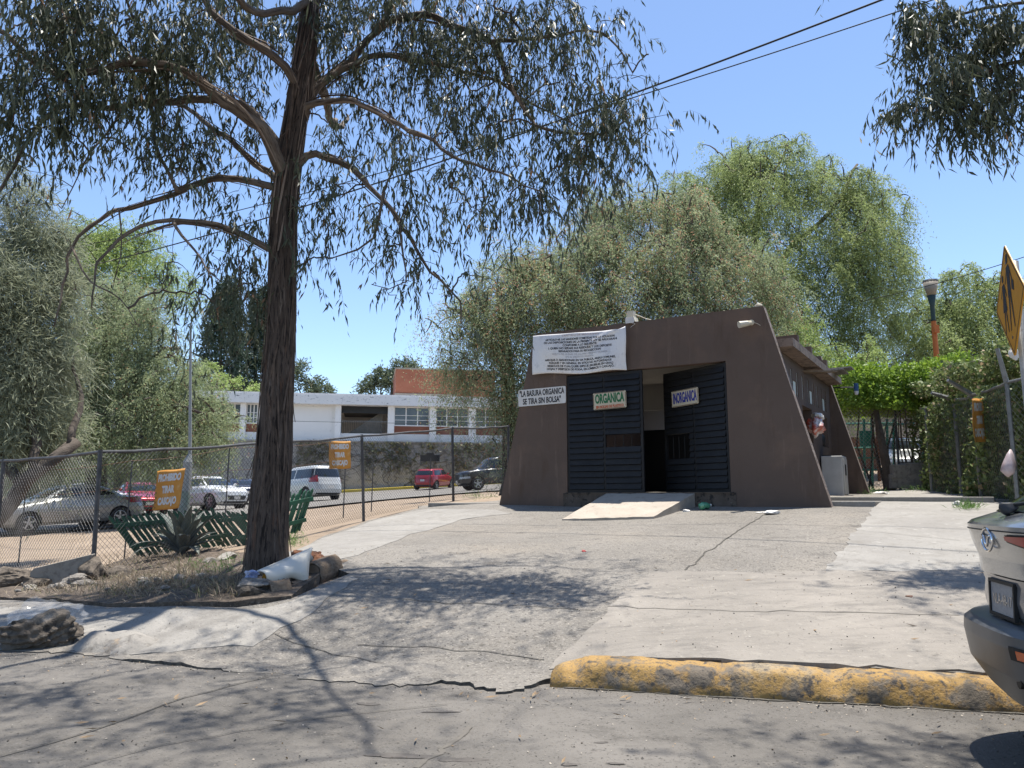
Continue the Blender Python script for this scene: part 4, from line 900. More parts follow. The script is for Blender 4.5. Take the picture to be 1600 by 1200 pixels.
# black lower bumper, projecting rearwards, as its own rounded stack
BB = Body([(.17,.40,4.10,.80),(.21,.24,4.24,.85),(.26,.10,4.34,.895),(.33,.03,4.41,.913),(.45,-.05,4.43,.918),(.58,-.07,4.42,.92),(.635,-.066,4.38,.915),(.662,-.03,4.34,.905),(.668,.09,4.2,.86)], 3.3)
BB.mesh((.88,3.53), .36, M['bumper'], nc, 'bumper')
for sy in (-1, 1):
    for wx in (.88, 3.53): wheel(nc, wx, sy*(NB.side(wx,.6)-.02), .34, sy)
    mb = MB(); a, b = sorted((sy*.40, sy*.86)); lo, hi = (.93,.885) if sy > 0 else (.885,.93)
    if sy < 0: poly = [(-.875,.94),(-.22,1.052),(-.22,1.070),(-.875,1.085)]
    else: poly = [(.62,1.0),(.875,.95),(.875,1.085),(.62,1.08)]
    NB.endpatch(mb, poly, False, .012, nx=24); tl = mb.build('tail_light', M['tail'], nc, smooth=True)
    mb = MB(); q = [(poly[0][0],poly[0][1]-.008),(poly[1][0],poly[1][1]-.008),(poly[2][0],poly[2][1]+.007),(poly[3][0],poly[3][1]+.007)]
    NB.endpatch(mb, q, False, .006, nx=24); mb.build('lamp_surround', M['black'], tl)
    mb = MB(); r0_ = .30 if sy < 0 else .70; y0, y1 = sorted((sy*r0_, sy*.80)); BB.endpatch(mb, [(y0,.535),(y1,.535),(y1,.595),(y0,.595)], False, .006); mb.build('reflector_recess', M['black'], nc)
    mb = MB(); y0, y1 = sorted((sy*(r0_+.06), sy*.78)); BB.endpatch(mb, [(y0,.545),(y1,.545),(y1,.583),(y0,.583)], False, .014); mb.build('reflector', M['amber'], nc)
    mb = MB(); rock(mb, (2.95, sy*.95, 1.22), .12, 4, (.7,1,.65), .1, 3); mb.build('wing_mirror', M['trim'], nc, smooth=True)
    mb = MB(); NB.sidepatch(mb, [(.62,1.20),(1.75,1.19),(1.70,1.52),(1.05,1.52)], sy); NB.sidepatch(mb, [(1.85,1.19),(3.0,1.19),(2.55,1.52),(1.80,1.52)], sy); mb.build('side_window', M['glass'], nc, smooth=True)
mb = MB(); NB.endpatch(mb, [(-.74,1.18),(.74,1.18),(.60,1.53),(-.60,1.53)], False, .008, nx=24, nz=10); mb.build('rear_window', M['glass'], nc, smooth=True)
mb = MB(); NB.endpatch(mb, [(-.72,1.22),(.72,1.22),(.58,1.54),(-.58,1.54)], True, .008); mb.build('windscreen', M['glass'], nc, smooth=True)
mb = MB(); mb.box((.80,-.56,1.595),(1.1,.56,1.62)); mb.box((.60,-.55,1.575),(.82,.55,1.595)); mb.build('roof_spoiler', M['silver_paint'], nc, bevel=.01)
w = MB(); rock(w, (.10,0,1.20), .040, 3, (1.1,1.0,1.0), .25, 3); w.tube([(.10,0,1.21),(.22,-.10,1.235),(.27,-.34,1.262)], .009, 8); w.build('rear_wiper', M['trim'], nc, smooth=True)
# tailgate seams
def seam(pts, wd=.006, off=.004, nm='tailgate_seam', m=None, B=NB):
    mb = MB(); V = [Vector((B.end(y, z, False, off), y, z)) for y, z in pts]; mb.tube(V, wd, 5); mb.build(nm, m or M['black'], nc)
seam([(-.86+.0725*k, 1.092) for k in range(25)][2:-2], .0035, .001)
seam([(-.84+.07*k, .700) for k in range(25)], .005, .0)
seam([(-.66,1.05),(-.68,.95),(-.64,.85),(-.62,.71)], .003, .001); seam([(.66,1.05),(.68,.95),(.64,.85),(.62,.71)], .003, .001)
# plate in its recess, tilted panel
mb = MB(); NB.endpatch(mb, [(-.34,.695),(.34,.695),(.28,.868),(-.28,.868)], False, .006); mb.build('plate_recess', P_grey, nc, smooth=True)
pt = bpy.data.objects.new('number_plate', None); COL.objects.link(pt); pt.parent = nc; pt.location = (NB.end(0,.762,False,.004), 0, .762); pt.rotation_euler = (0, R(2), 0)
mb = MB(); mb.box((-.005,-.145,-.072),(.004,.145,.072)); mb.build('plate_face', M['plate'], pt)
mb = MB()
for a in ((-.012,-.16,-.088,.006,.16,-.0725),(-.012,-.16,.0725,.006,.16,.088),(-.012,-.16,-.0724,.006,-.1455,.0724),(-.012,.1455,-.0724,.006,.16,.0724)): mb.box(a[:3], a[3:])
mb.build('plate_frame', M['black'], pt)
text('NLA-48-17', 'lettering', P_grey, pt, (-.0065,0,-.005), (R(90),0,R(-90)), .07, .75, .001, ex=.0005)
# oval emblem with a winged stroke
em = bpy.data.objects.new('emblem', None); COL.objects.link(em); em.parent = nc; em.location = (NB.end(0,1.045,False,.010), 0, 1.045)
mb = MB(); mb.tube([(0,.068*math.cos(k*.2094), .054*math.sin(k*.2094)) for k in range(31)], .0065, 6, caps=False); mb.build('emblem_ring', M['chrome'], em, smooth=True)
mb = MB()
for sy in (-1,1): mb.tube([(-.002,0,-.030),(-.004,sy*.018,-.012),(-.004,sy*.030,.016),(-.002,sy*.056,.022)], [.007,.006,.006,.005], 6)
mb.build('emblem_wing', M['chrome'], em, smooth=True)
mb = MB(); mb.tube([(BB.end(-.3,.44,False,.002),-.30,.44),(BB.end(-.3,.44,False,-.02),-.30,.44)], .028, 14); mb.build('tow_cap_hole', M['black'], nc)
# ------------------------------------------------------------ wire fences
def chain_panel(mb, a, b, za, zb, ha, hb, pitch=.075, r=.0024, seed=0, sag=.03, n=4):
    """diamond mesh between posts a and b: bottom heights za, zb, top heights ha, hb"""
    L = math.hypot(b[0]-a[0], b[1]-a[1]); H = ((ha-za)+(hb-zb))/2; rr = np.random.default_rng(seed); ph = rr.uniform(0,6,6)
    dx, dy = (b[0]-a[0])/L, (b[1]-a[1])/L
    def pt(s, t):
        s = min(max(s,0),L); f = s/L; z0 = za+(zb-za)*f; z1 = ha+(hb-ha)*f-sag*math.sin(math.pi*f)
        off = .025*math.sin(s*2.1+t*3+ph[0])*math.sin(t/H*3.1)+.012*math.sin(s*5.3+ph[1]+t*4)
        w = .010*math.sin(t*9+s*3+ph[2]); return (a[0]+dx*(s+w)-dy*off, a[1]+dy*(s+w)+dx*off, z0+(z1-z0)*min(1,max(0,t/H)))
    for sg in (1,-1):
        s = -H if sg > 0 else 0.
        while s < (L if sg > 0 else L+H):
            t0 = max(0, (0-s)*sg if sg > 0 else (s-L)); t1 = min(H, (L-s) if sg > 0 else s)
            if t1-t0 > .05:
                k = max(2, int(n*(t1-t0)/H*2)); mb.tube([pt(s+sg*(t0+(t1-t0)*i/k), t0+(t1-t0)*i/k) for i in range(k+1)], r, 3, caps=False)
            s += pitch
def fence(name, label, posts, m, mp, hgt, pr=.03, rail=True, wires=(), group=None, r=.0024, pitch=.075, seed=0, extra=None, cap=None):
    """posts: (x, y, zbase, ztop, xtop, ytop)"""
    f = thing(name, label, 'fence', (posts[0][0], posts[0][1], posts[0][2]), 0, group); o = Vector(f.location)
    for i, p in enumerate(posts):
        mb = MB(); mb.tube([Vector((p[0],p[1],p[2]-.2))-o, Vector((p[4],p[5],p[3]+.03))-o], pr, 8); mb.build('post', mp, f, smooth=False)
    if rail:
        mb = MB(); rr = np.random.default_rng(seed)
        for i in range(len(posts)-1):
            a, b = posts[i], posts[i+1]; pts = []
            for k in range(7): t = k/6; pts.append(Vector((a[4]+(b[4]-a[4])*t, a[5]+(b[5]-a[5])*t, a[3]+(b[3]-a[3])*t-.03*math.sin(math.pi*t)*rr.uniform(.2,1.4)))-o)
            mb.tube(pts, pr*.72, 8)
        mb.build('top_rail', mp, f)
    mb = MB()
    for i in range(len(posts)-1):
        a, b = posts[i], posts[i+1]; chain_panel(mb, a, b, a[2]+.02, b[2]+.02, a[3]-.01, b[3]-.01, pitch, r, seed+i)
    for v in range(len(mb.v)): p = mb.v[v]; mb.v[v] = (p[0]-o.x, p[1]-o.y, p[2]-o.z)
    mb.build('wire_mesh', m, f)
    return f
def post(x, y, ztop, dx=0, dy=0): return (x, y, hz(x,y), ztop, x+dx, y+dy)
pa = P(6,720,12.3); pb = P(160,706,10.8); pc = (-4.4,13.7,vsolve(405,692,13.7)); pd = P(568,681,16.6); pe = P(707,669,19.0)
fp = [post(-12.5, 14.6, 1.75), post(pa.x, pa.y, pa.z, 0, 0), post(pb.x, pb.y, pb.z, -.03, .0), post(-4.4, 13.7, pc[2]), post(-3.15, 16.6, pd.z, -.10, 0), post(-1.43, 19.0, pe.z, -.05, 0), post(-.1, 21.3, P(798,666,21.3).z)]
fence('wire_fence', 'diamond wire fence with grey posts running left from the brown building past the big tree', fp, M['wire'], M['postdark'], 1.8, .032, r=.0026, seed=3)
# second, lower line of thin posts with straight wires behind
t = thing('strand_fence', 'thin posts with single wires just behind the diamond fence', 'fence', (-6.3,12.6,hz(-6.3,12.6))); o = Vector(t.location); tops = []
for u, Y, v1 in ((42,14.5,735),(205,13.6,720),(357,15.5,700),(540,18.5,688),(582,19.5,725),(672,24,715)):
    p = P(u, v1, Y); g = Vector((p.x,p.y,hz(p.x,p.y)-.1)); mb = MB(); mb.tube([g-o, p-o+Vector((.02,0,0))], .014, 6); mb.build('post', M['postdark'], t); tops.append(p)
mb = MB()
for a, b in zip(tops[:4], tops[1:4]):
    mb.tube([a.lerp(b,k/6)-o+Vector((0,0,-.05*math.sin(math.pi*k/6))) for k in range(7)], .005, 4)
    mb.tube([a.lerp(b,k/6)-o+Vector((0,0,-.45-.05*math.sin(math.pi*k/6))) for k in range(7)], .004, 4)
mb.build('strand', M['rust'], t)
# right fence beside the pavement
qa, qb, qc, qd = P(1600,592,11.4), P(1573,598,12.0), P(1519,617,14.3), P(1490,624,15.6)
qe = P(1446,638,17.6)
def postR(p, vb=None): return (p.x, p.y, hz(p.x,p.y), p.z, p.x, p.y)
rf = [(8.6,7.6,hz(8.6,7.6),3.1,8.6,7.6), (8.0,10.2,hz(8,10.2),qa.z+.1,8.0,10.2), postR(qb), postR(qc), postR(qd), postR(qe)]
rfo = fence('wire_fence', 'diamond wire fence with a pale top rail along the right pavement, ivy behind', rf, M['wirelight'], M['galv'], 1.9, .035, r=.0016, pitch=.11, seed=9)
o = Vector(rfo.location)
for p, q in ((qb, (-.10,.0,.55)), (qc, (-.55,-.2,.25)), (qd, (-.5,-.1,.12))):
    mb = MB(); mb.tube([p-o, p-o+Vector(q)], [.05,.035], 4); mb.build('barb_arm', M['galv'], rfo)
# wire mesh across the passage behind the house, its top curling over
ba, bb, bc = P(1316,640,19.4), P(1398,640,19.4), P(1440,650,19.4)
bf = fence('wire_fence', 'sagging diamond wire fence across the gap behind the brown house', [(ba.x-.6,ba.y,hz(ba.x,ba.y),ba.z,ba.x-.6,ba.y),(bb.x,bb.y,hz(bb.x,bb.y),bb.z,bb.x,bb.y),(bc.x,bc.y,hz(bc.x,bc.y),bc.z,bc.x,bc.y)], M['wirelight'], M['postdark'], 1.9, .03, rail=False, r=.004, pitch=.10, seed=12)
mb = MB(); o = Vector(bf.location); chain_panel(mb, (ba.x,ba.y-.25), (bb.x+.2,bb.y-.35), ba.z-.5, bb.z-.4, ba.z+.05, bb.z+.12, .10, .005, 15)
for v in range(len(mb.v)): p = mb.v[v]; mb.v[v] = (p[0]-o.x, p[1]-o.y, p[2]-o.z)
mb.build('loose_mesh', M['wirelight'], bf)
# ------------------------------------------------------------ signs on the fences
def cloth(name, label, c, rz, tilt, w, h, lines, group, skew=0, nw=None, m=None):
    s = thing(name, label, 'sign', c, 0, group); s.rotation_euler = (0, tilt, rz)
    mb = MB(); n = 14; rr = random.Random(w); 
    def f(a, b): return Vector(((a-.5)*w+skew*(b-.5)*h, .015*math.sin(a*5+b*3)+.02*math.sin(b*4+1), (b-.5)*h))
    for j in range(n+1):
        for i in range(n+1): mb.v.append(tuple(f(i/n, j/n)+Vector((.004*math.sin(j*.7)*(i in (0,n)),0,.005*math.sin(i*.5)*(j in (0,n))))))
    for j in range(n):
        for i in range(n): mb.f.append((j*(n+1)+i, j*(n+1)+i+1, (j+1)*(n+1)+i+1, (j+1)*(n+1)+i)); mb.mi.append(0)
    o = mb.build('sign_cloth', m or M['sign_orange'], s, smooth=True); q = o.modifiers.new('t','SOLIDIFY'); q.thickness = .004; q.offset = 1
    for (tx, z, size, wd) in lines:
        o = text(tx, 'lettering', M['white_ink'], s, (0,0,0), (0,0,0), size, 1, .012*size/.2, ex=0)
        xs_ = [v.co.x for v in o.data.vertices]; k = wd*w/max(1e-3, max(xs_)-min(xs_))
        for v in o.data.vertices: p = f(.5+v.co.x*k/w, .5+(z+v.co.y)/h); v.co = (p.x, p.y-.007, p.z)
    return s
L3 = lambda h: [('PROHIBIDO', .30*h, .24*h, .82), ('TIRAR', .0*h, .24*h, .48), ('CASCAJO', -.29*h, .24*h, .72)]
c = P(531,711,15.6); fd = math.atan2(16.6-13.7, -3.15+4.4)
cloth('fence_sign', 'small upright orange sign with white words on the fence right of the tree', tuple(c), R(10), R(-2), .43, .55, L3(.55), 'orange notices tied to the fence')
c = P(263,765,11.6)
cloth('fence_sign', 'larger orange cloth sign hanging skewed on the fence left of the tree', tuple(c), R(-12), R(-5), .46, .58, L3(.58), 'orange notices tied to the fence', skew=.22)
c = P(1537,657,13.3)
cloth('fence_sign', 'faded orange strip sign seen edge on, tied to the right fence', tuple(c-Vector((.10,.03,0))), R(35), R(-5), .40, .75, L3(.75), 'orange notices tied to the fence')
# small dark box on a thin post
p = P(672,716,24.2); t = thing('post_box', 'small black box on a thin post in front of the red hatchback', 'box', tuple(p)); mb = MB(); mb.box((-.30,-.05,-.10),(.30,.05,.10)); mb.box((-.12,-.04,.101),(.12,.04,.17)); mb.build('box_case', M['black'], t)
# ------------------------------------------------------------ concrete lamp pole behind the agave, whitewashed foot
g = P(283,852,14.6); t = thing('concrete_pole', 'slim grey pole with a whitewashed green foot behind the fallen pickets', 'pole', (g.x,g.y,hz(g.x,g.y)))
top = P(298,505,14.6); H = top.z-t.location.z
mb = MB(); mb.tube([(0,0,-.1),(.03,0,1.6),(.06,0,1.75),((top.x-g.x),0,H)], [.10,.085,.035,.02], 10); mb.build('pole_shaft', mat('pole_grey', (.42,.43,.42), (.32,.34,.33), .8, 2), t)
mb = MB(); mb.tube([(0,0,.45),(.012,0,1.05)], [.104,.099], 12); mb.build('painted_band', mat('pale_green_wash', (.22,.30,.25), (.36,.38,.35), .9, 8), t)
# ------------------------------------------------------------ fallen green picket panels
def pickets(label, c0, c1, n, lean, ln, zc, tw, seed):
    """boards crossing two rails from c0 to c1; lean = board direction in the panel plane"""
    a, b = Vector(c0), Vector(c1); t = thing('picket_panel', label, 'fence', tuple((a+b)/2), 0, 'fallen green picket panels'); o = Vector(t.location)
    d = (b-a); L = d.length; e = d.normalized(); rr = np.random.default_rng(seed); up = Vector((0,0,1)); up = (up-e*up.dot(e)).normalized(); nn = e.cross(up)
    bd = (e*math.cos(lean)+up*math.sin(lean)); sd_ = bd.cross(nn)
    for i in range(n):
        f = (i+.5)/n; c = a+d*f+nn*(-.02 if seed%2 else -.02)+up*rr.normal()*.015; l0 = ln*(.5+rr.normal()*.02); l1 = ln*.5
        q = bd.copy(); q.rotate(Euler((0,rr.normal()*.02,0))); mb = MB(); w = tw/2; th = nn*.012
        P8 = [c-q*l0-sd_*w, c-q*l0+sd_*w, c+q*(l1-.05)+sd_*w, c+q*l1, c+q*(l1-.05)-sd_*w]
        mb.add([p-th-o for p in P8]+[p+th-o for p in P8], [(0,1,2,3,4),(9,8,7,6,5)]+[(k,5+k,5+(k+1)%5,(k+1)%5) for k in range(5)]); mb.build('picket', M['green_wood'], t)
    for k, s in enumerate((-.24,.26)):
        mb = MB(); off = up*(s*ln*math.sin(abs(lean))) + e*(s*ln*math.cos(lean)); 
        A = a+off-o; B = b+off-o; w = up*.035; th = nn*.02
        mb.add([A-w+th*.2,A+w+th*.2,B+w+th*.2,B-w+th*.2,A-w+th*1.8,A+w+th*1.8,B+w+th*1.8,B-w+th*1.8], [(0,1,2,3),(7,6,5,4),(0,4,5,1),(1,5,6,2),(2,6,7,3),(3,7,4,0)]); mb.build('rail', M['green_wood'], t)
pickets('long green picket panel sagging behind the agave, boards leaning left', P(190,838,13.0), P(352,822,14.4), 19, R(125), .86, 0, .055, 2)
pickets('short green picket panel right of the tree trunk, boards leaning right', P(440,806,14.0), P(482,796,14.6), 7, R(58), .85, 0, .055, 3)
pickets('green picket panel between the agave and the trunk, boards leaning left', P(350,828,14.0), P(402,822,14.3), 7, R(125), .80, 0, .055, 5)
# ------------------------------------------------------------ agave
def agave(c, n, L, seed):
    t = thing('agave', 'dusty grey green agave with arching leaves behind the fence', 'plant', (c.x,c.y,c.z)); rr = np.random.default_rng(seed)
    for i in range(n):
        a = i*2.4+rr.normal()*.2; f = i/n; el = R(78-f*55)+rr.normal()*.1; l = L*(.65+.4*rr.random()); w = .055+.035*rr.random(); droop = .3+.9*f+rr.random()*.6
        mb = MB(); d = Vector((math.cos(a), math.sin(a), 0)); sidev = Vector((-math.sin(a), math.cos(a), 0)); p = Vector((0,0,.02)); ang = el; K = 10
        for k in range(K+1):
            s = k/K; ww = w*(.75+.6*math.sin(min(1,s*1.7)*math.pi*.6))*(1-s**3)+.002
            nv = (-d*math.sin(ang)+Vector((0,0,1))*math.cos(ang))
            mb.v += [tuple(p-sidev*ww+nv*.03*(1-s)), tuple(p-nv*.016*(1-s)), tuple(p+sidev*ww+nv*.03*(1-s)), tuple(p+nv*.012*(1-s*.9))]
            ang -= droop/K*(s*1.6); p = p+(d*math.cos(ang)+Vector((0,0,1))*math.sin(ang))*l/K
        for k in range(K):
            for j in range(4): mb.f.append((k*4+j, k*4+(j+1)%4, (k+1)*4+(j+1)%4, (k+1)*4+j)); mb.mi.append(0)
        mb.build('leaf', M['agave'], t, smooth=True)
c = P(284,868,12.9); c.z = hz(c.x,c.y)+.02
agave(c, 34, .88, 4)
# ------------------------------------------------------------ rocks, rubble, logs
def rk(name, label, u, v, Y, r, seed, sq=(1,1,.7), m='stone', rough=.4, rz=0, group=None, dz=0, cat='rock'):
    c = P(u, v, Y); g = hz(c.x, c.y); mb = MB(); rock(mb, (0,0,0), r, seed, sq, rough, 4, rz=rz)
    o = mb.build(name, M[m], smooth=False); o.location = (c.x, c.y, g+r*sq[2]*.55+dz); return tag(o, label, cat, group)
g = G(45, 1005)
mb = MB(); rock(mb, (0,0,0), .30, 21, (1.05,.8,.62), .85, 5); o = mb.build('boulder', M['stonedark']); o.location = (g.x, g.y+.1, .12); tag(o, 'rough brown boulder at the road edge at the far left', 'rock')
mb = MB(); rock(mb, (0,0,0), .32, 23, (.95,.75,.60), .9, 5); o = mb.build('plastic_film', M['film']); o.location = (g.x+.04, g.y+.16, .20); tag(o, 'crumpled clear plastic film lying over the brown boulder', 'plastic film')
specs = [(20,905,10.6,.30,31,(1.3,.8,.6),'stonedark','dark low boulder at the left end of the fence foot'),(60,905,10.4,.22,32,(1.2,.9,.6),'stonedark','dark boulder beside the left end of the rubble'),
 (145,885,10.6,.26,33,(1.1,.8,.8),'stonedark','jagged dark boulder on top of the rubble left of the fence post'),(118,905,10.2,.15,34,(1.2,.9,.6),'stone','medium grey stone in front of the pale kerb block'),
 (50,912,9.8,.08,35,(1,1,.7),'concblock','small pale stone in front of the left boulders'),(190,890,10.6,.18,36,(1.2,1,.6),'stonedark','dark stone just right of the fence post'),
 (90,918,9.7,.09,37,(1.2,1,.6),'stone','small grey stone below the pale kerb block'),(130,922,9.5,.13,38,(1.3,1,.5),'stone','flat grey stone at the edge of the pavement'),
 (355,878,11.2,.14,39,(1.4,1,.5),'concblock','pale flat stone between agave and trunk'),(330,888,10.8,.10,40,(1.2,1,.6),'stone','grey stone at the foot of the agave')]
for i, (u,v,Y,r,s,sq,m,lab) in enumerate(specs): rk('rubble_stone', lab, u, v, Y, r, s, sq, m, .6, group='rubble along the fence foot', rz=i)
for i in range(22):                                      # scattered pebbles too alike to tell apart
    u = random.uniform(10, 380); v = random.uniform(900, 935); g = G(u, v); r = random.uniform(.025,.06); mb = MB(); rock(mb, (0,0,0), r, 50+i, (1.2,1,.7), .5, 2)
    o = mb.build('pebble', M['stone' if i%3 else 'concblock']); o.location = (g.x, g.y, g.z+.05); tag(o, 'small loose stone in the dry planting strip', 'stone', 'loose stones in the planting strip')
c = P(96,893,10.5); c.z = hz(c.x,c.y); t = thing('kerb_block', 'pale broken kerb block leaning on the rubble', 'block', tuple(c), R(18)); mb = MB()
mb.prism([(-.30,-.02),(.34,.06),(.42,.34),(-.26,.27),(-.31,.22)], -.12, .12); o = mb.build('block_body', M['concblock'], t, bevel=.012); o.rotation_euler = (0,R(-8),0)
def log(label, a, b, r, seed, m=('logbark','logend')):
    a, b = Vector(a), Vector(b); t = thing('cut_log', label, 'log', tuple(a), 0, 'logs edging the planting strip'); rr = np.random.default_rng(seed); ph = rr.uniform(0,6,5); mb = MB()
    K = 9; mb.tube([(b-a)*k/K for k in range(K+1)], [r*(1+.03*math.sin(k)) for k in range(K+1)], 20, 0, caps=False, wob=lambda th, L, q: 1+.08*math.sin(2*th+ph[0])+.05*math.sin(5*th+ph[1]+L*3)+.03*math.sin(9*th+ph[2])); mb.build('log_bark', M[m[0]], t, smooth=True)
    mb = MB(); d = (b-a).normalized(); mb.tube([d*.004, d*.03, (b-a)-d*.03, (b-a)-d*.004], [r*.93,r*.9,r*.9,r*.93], 20, wob=lambda th, L, q: 1+.08*math.sin(2*th+ph[0])+.05*math.sin(5*th+ph[1])); mb.build('sawn_end', M[m[1]], t)
def LG(u, v, dz): g = G(u, v); g.z += dz; return g
def lean(u, v, Y): return P(u, v, Y)
log('biggest cut log, leaning up against the white shell', P(482,902,8.35), P(517,888,8.75), .155, 1)
log('short cut log between the big log and the flat stone', P(454,922,7.95), P(484,912,8.2), .085, 2)
log('cut log right beside the flat dark stone', P(421,925,7.75), P(452,919,7.85), .10, 3)
log('smallest log stub at the right end of the row', P(528,890,8.95), P(541,885,9.15), .075, 4)
c = P(484,877,9.0); mb = MB(); rock(mb, (0,0,0), .17, 61, (1.3,.9,.75), .95, 4); o = mb.build('rotten_stump', M['rot']); o.location = tuple(c); tag(o, 'reddish rotten wood chunk behind the big log', 'wood')
c = P(396,925,7.75); mb = MB(); rock(mb, (0,0,0), .20, 62, (1.1,.8,.62), .45, 4, rz=.2); o = mb.build('edging_stone', M['stonedark']); o.location = (c.x,c.y,c.z-.01); tag(o, 'dark stone under the flat slab at the left end of the logs', 'rock')
c = P(395,910,7.75); mb = MB(); rock(mb, (0,0,0), .17, 63, (1.15,.8,.30), .3, 4, rz=.1); o = mb.build('flat_stone', M['stone']); o.location = (c.x,c.y,c.z); tag(o, 'flat grey stone slab resting on the dark stone before the trunk', 'rock')
c = P(437,909,7.95); mb = MB(); rock(mb, (0,0,0), .115, 64, (1.2,.9,.55), .3, 4); o = mb.build('pale_stone', M['concblock']); o.location = tuple(c); tag(o, 'pale rounded stone under the white shell', 'rock')
c = P(393,903,7.8); mb = MB(); rock(mb, (0,0,0), .065, 65, (1.2,1,.7), .9, 4); o = mb.build('crumpled_bag', mat('blue_white_film', (.55,.60,.72), (.13,.20,.45), .4, 14)); o.location = (c.x,c.y,c.z+.03); tag(o, 'crumpled blue and white plastic on the flat stone', 'bag')
# broken white plastic shell: half of a moulded trough lying on the stones
t = thing('broken_shell', 'broken white moulded shell with orange foam inside, lying on stones by the trunk', 'moulding', tuple(P(438,885,8.0)))
A = P(404,893,7.85); Bq = P(481,860,8.3); o = Vector(t.location); mb = MB(); K, N = 18, 12; ax = (Bq-A); e = ax.normalized(); dn = Vector((.12,-.55,-.83)).normalized(); dn = (dn-e*dn.dot(e)).normalized(); nn = e.cross(dn)
for k in range(K+1):
    s = k/K; wid = (.16+.17*min(1,s/.6))*(1 if s < .66 else max(.12, 1-((s-.66)/.34)**.9*.9)); cen = A+ax*s
    for j in range(N+1):
        q = j/N; notch = .30*math.exp(-((s-.42)/.16)**2)*max(0,(q-.55)/.45)
        dd = wid*q*(1-notch); bul = .07*math.sin(q*math.pi)+.015; mb.v.append(tuple(cen+dn*dd-nn*bul*(1 if nn.y > 0 else -1)*1.0-o))
for k in range(K):
    for j in range(N): mb.f.append((k*(N+1)+j, k*(N+1)+j+1, (k+1)*(N+1)+j+1, (k+1)*(N+1)+j)); mb.mi.append(0)
s_ = mb.build('shell_side', M['shell'], t, smooth=True); q = s_.modifiers.new('t','SOLIDIFY'); q.thickness = .016; q.offset = 0
mb = MB(); mb.tube([A-o+Vector((0,0,0))+ax*k/12+nn*.012 for k in range(13)], .020, 8); mb.build('shell_rim', M['shell'], t, smooth=True)
bk = Vector((.05,.22,-.12)); mb = MB()
for k in range(K+1):
    s = k/K; cen = A+ax*s
    for j in range(5): mb.v.append(tuple(cen+bk*(j/4)*(1-.4*s)+Vector((0,0,-.03*(j/4)**2))-o))
for k in range(K):
    for j in range(4): mb.f.append((k*5+j, k*5+j+1, (k+1)*5+j+1, (k+1)*5+j)); mb.mi.append(0)
s_ = mb.build('shell_back', M['shell'], t, smooth=True); q = s_.modifiers.new('t','SOLIDIFY'); q.thickness = .012; q.offset = 0
mb = MB(); rock(mb, (A+Vector((.055,.05,-.12))-o), .10, 71, (.6,.7,1.05), .3, 3); mb.build('foam_fill', M['foam'], t)
# ------------------------------------------------------------ street lamp behind the hedge
tp = P(1451,438,24); g = Vector((tp.x+.05,24,hz(tp.x,24))); t = thing('street_lamp', 'orange lamp post with a conical beige head rising above the hedge', 'street lamp', tuple(g)); H = tp.z-g.z
mb = MB(); mb.tube([(0,0,-.2),(0,0,H-1.35)], [.10,.075], 12); mb.build('pole', M['orange_pole'], t)
mb = MB(); mb.tube([(0,0,H-1.35),(0,0,H-1.28),(0,0,H-.85),(0,0,H-.5)], [.085,.065,.07,.13], 14); mb.build('neck', M['lamp_neck'], t, smooth=True)
mb = MB(); mb.tube([(0,0,H-.5),(0,0,H-.06)], [.13,.23], 16); mb.build('lamp_shade', M['lamp_head'], t, smooth=True)
mb = MB(); mb.tube([(0,0,H-.059),(0,0,H)], [.24,.21], 16); mb.build('lamp_lid', M['trim'], t)
mb = MB(); mb.box((-.08,-.16,H-1.75),(.08,-.075,H-1.5)); mb.build('junction_box', M['orange_pole'], t)
# ------------------------------------------------------------ school crossing sign
sc_ = P(1578,469,5.9); g = Vector((sc_.x+.05, sc_.y-.02, 0)); t = thing('crossing_sign', 'yellow diamond school crossing sign on a grey pole at the right edge', 'sign', (g.x,g.y,hz(g.x,g.y))); o = Vector(t.location)
mb = MB(); mb.tube([(0,0,-.2),(0,0,3.05-o.z+.05)], .03, 12); mb.build('pole', M['galv'], t, smooth=True)
bd = bpy.data.objects.new('sign_panel', None); COL.objects.link(bd); bd.parent = t
ld = Vector((.15,.40)).normalized(); nrm = Vector((-ld.y, ld.x)); bd.location = (sc_.x-o.x, sc_.y-o.y, sc_.z-o.z); bd.rotation_euler = (0,0,math.atan2(-ld.y,-ld.x))   # local +x points to the near corner, -y faces the road
Dg = .44; mb = MB(); mb.prism([(-Dg,0),(-Dg+.02,-.028),(-.02,-Dg),(0,-Dg-.004),(.02,-Dg),(Dg-.02,-.028),(Dg,0),(Dg-.02,.028),(.02,Dg),(0,Dg+.004),(-.02,Dg),(-Dg+.02,.028)], -.004, .004)
mb.build('sign_plate', M['sign_yellow'], bd)
mb = MB(); a1, a2 = Dg-.010, Dg-.024
for p, q in (((0,1),(1,0)),((1,0),(0,-1)),((0,-1),(-1,0)),((-1,0),(0,1))): 
    for y in (-.0055,): mb.add([(p[0]*a1,y,p[1]*a1),(q[0]*a1,y,q[1]*a1),(q[0]*a2,y,q[1]*a2),(p[0]*a2,y,p[1]*a2)], [(0,1,2,3)])
mb.build('border', M['ink'], bd)
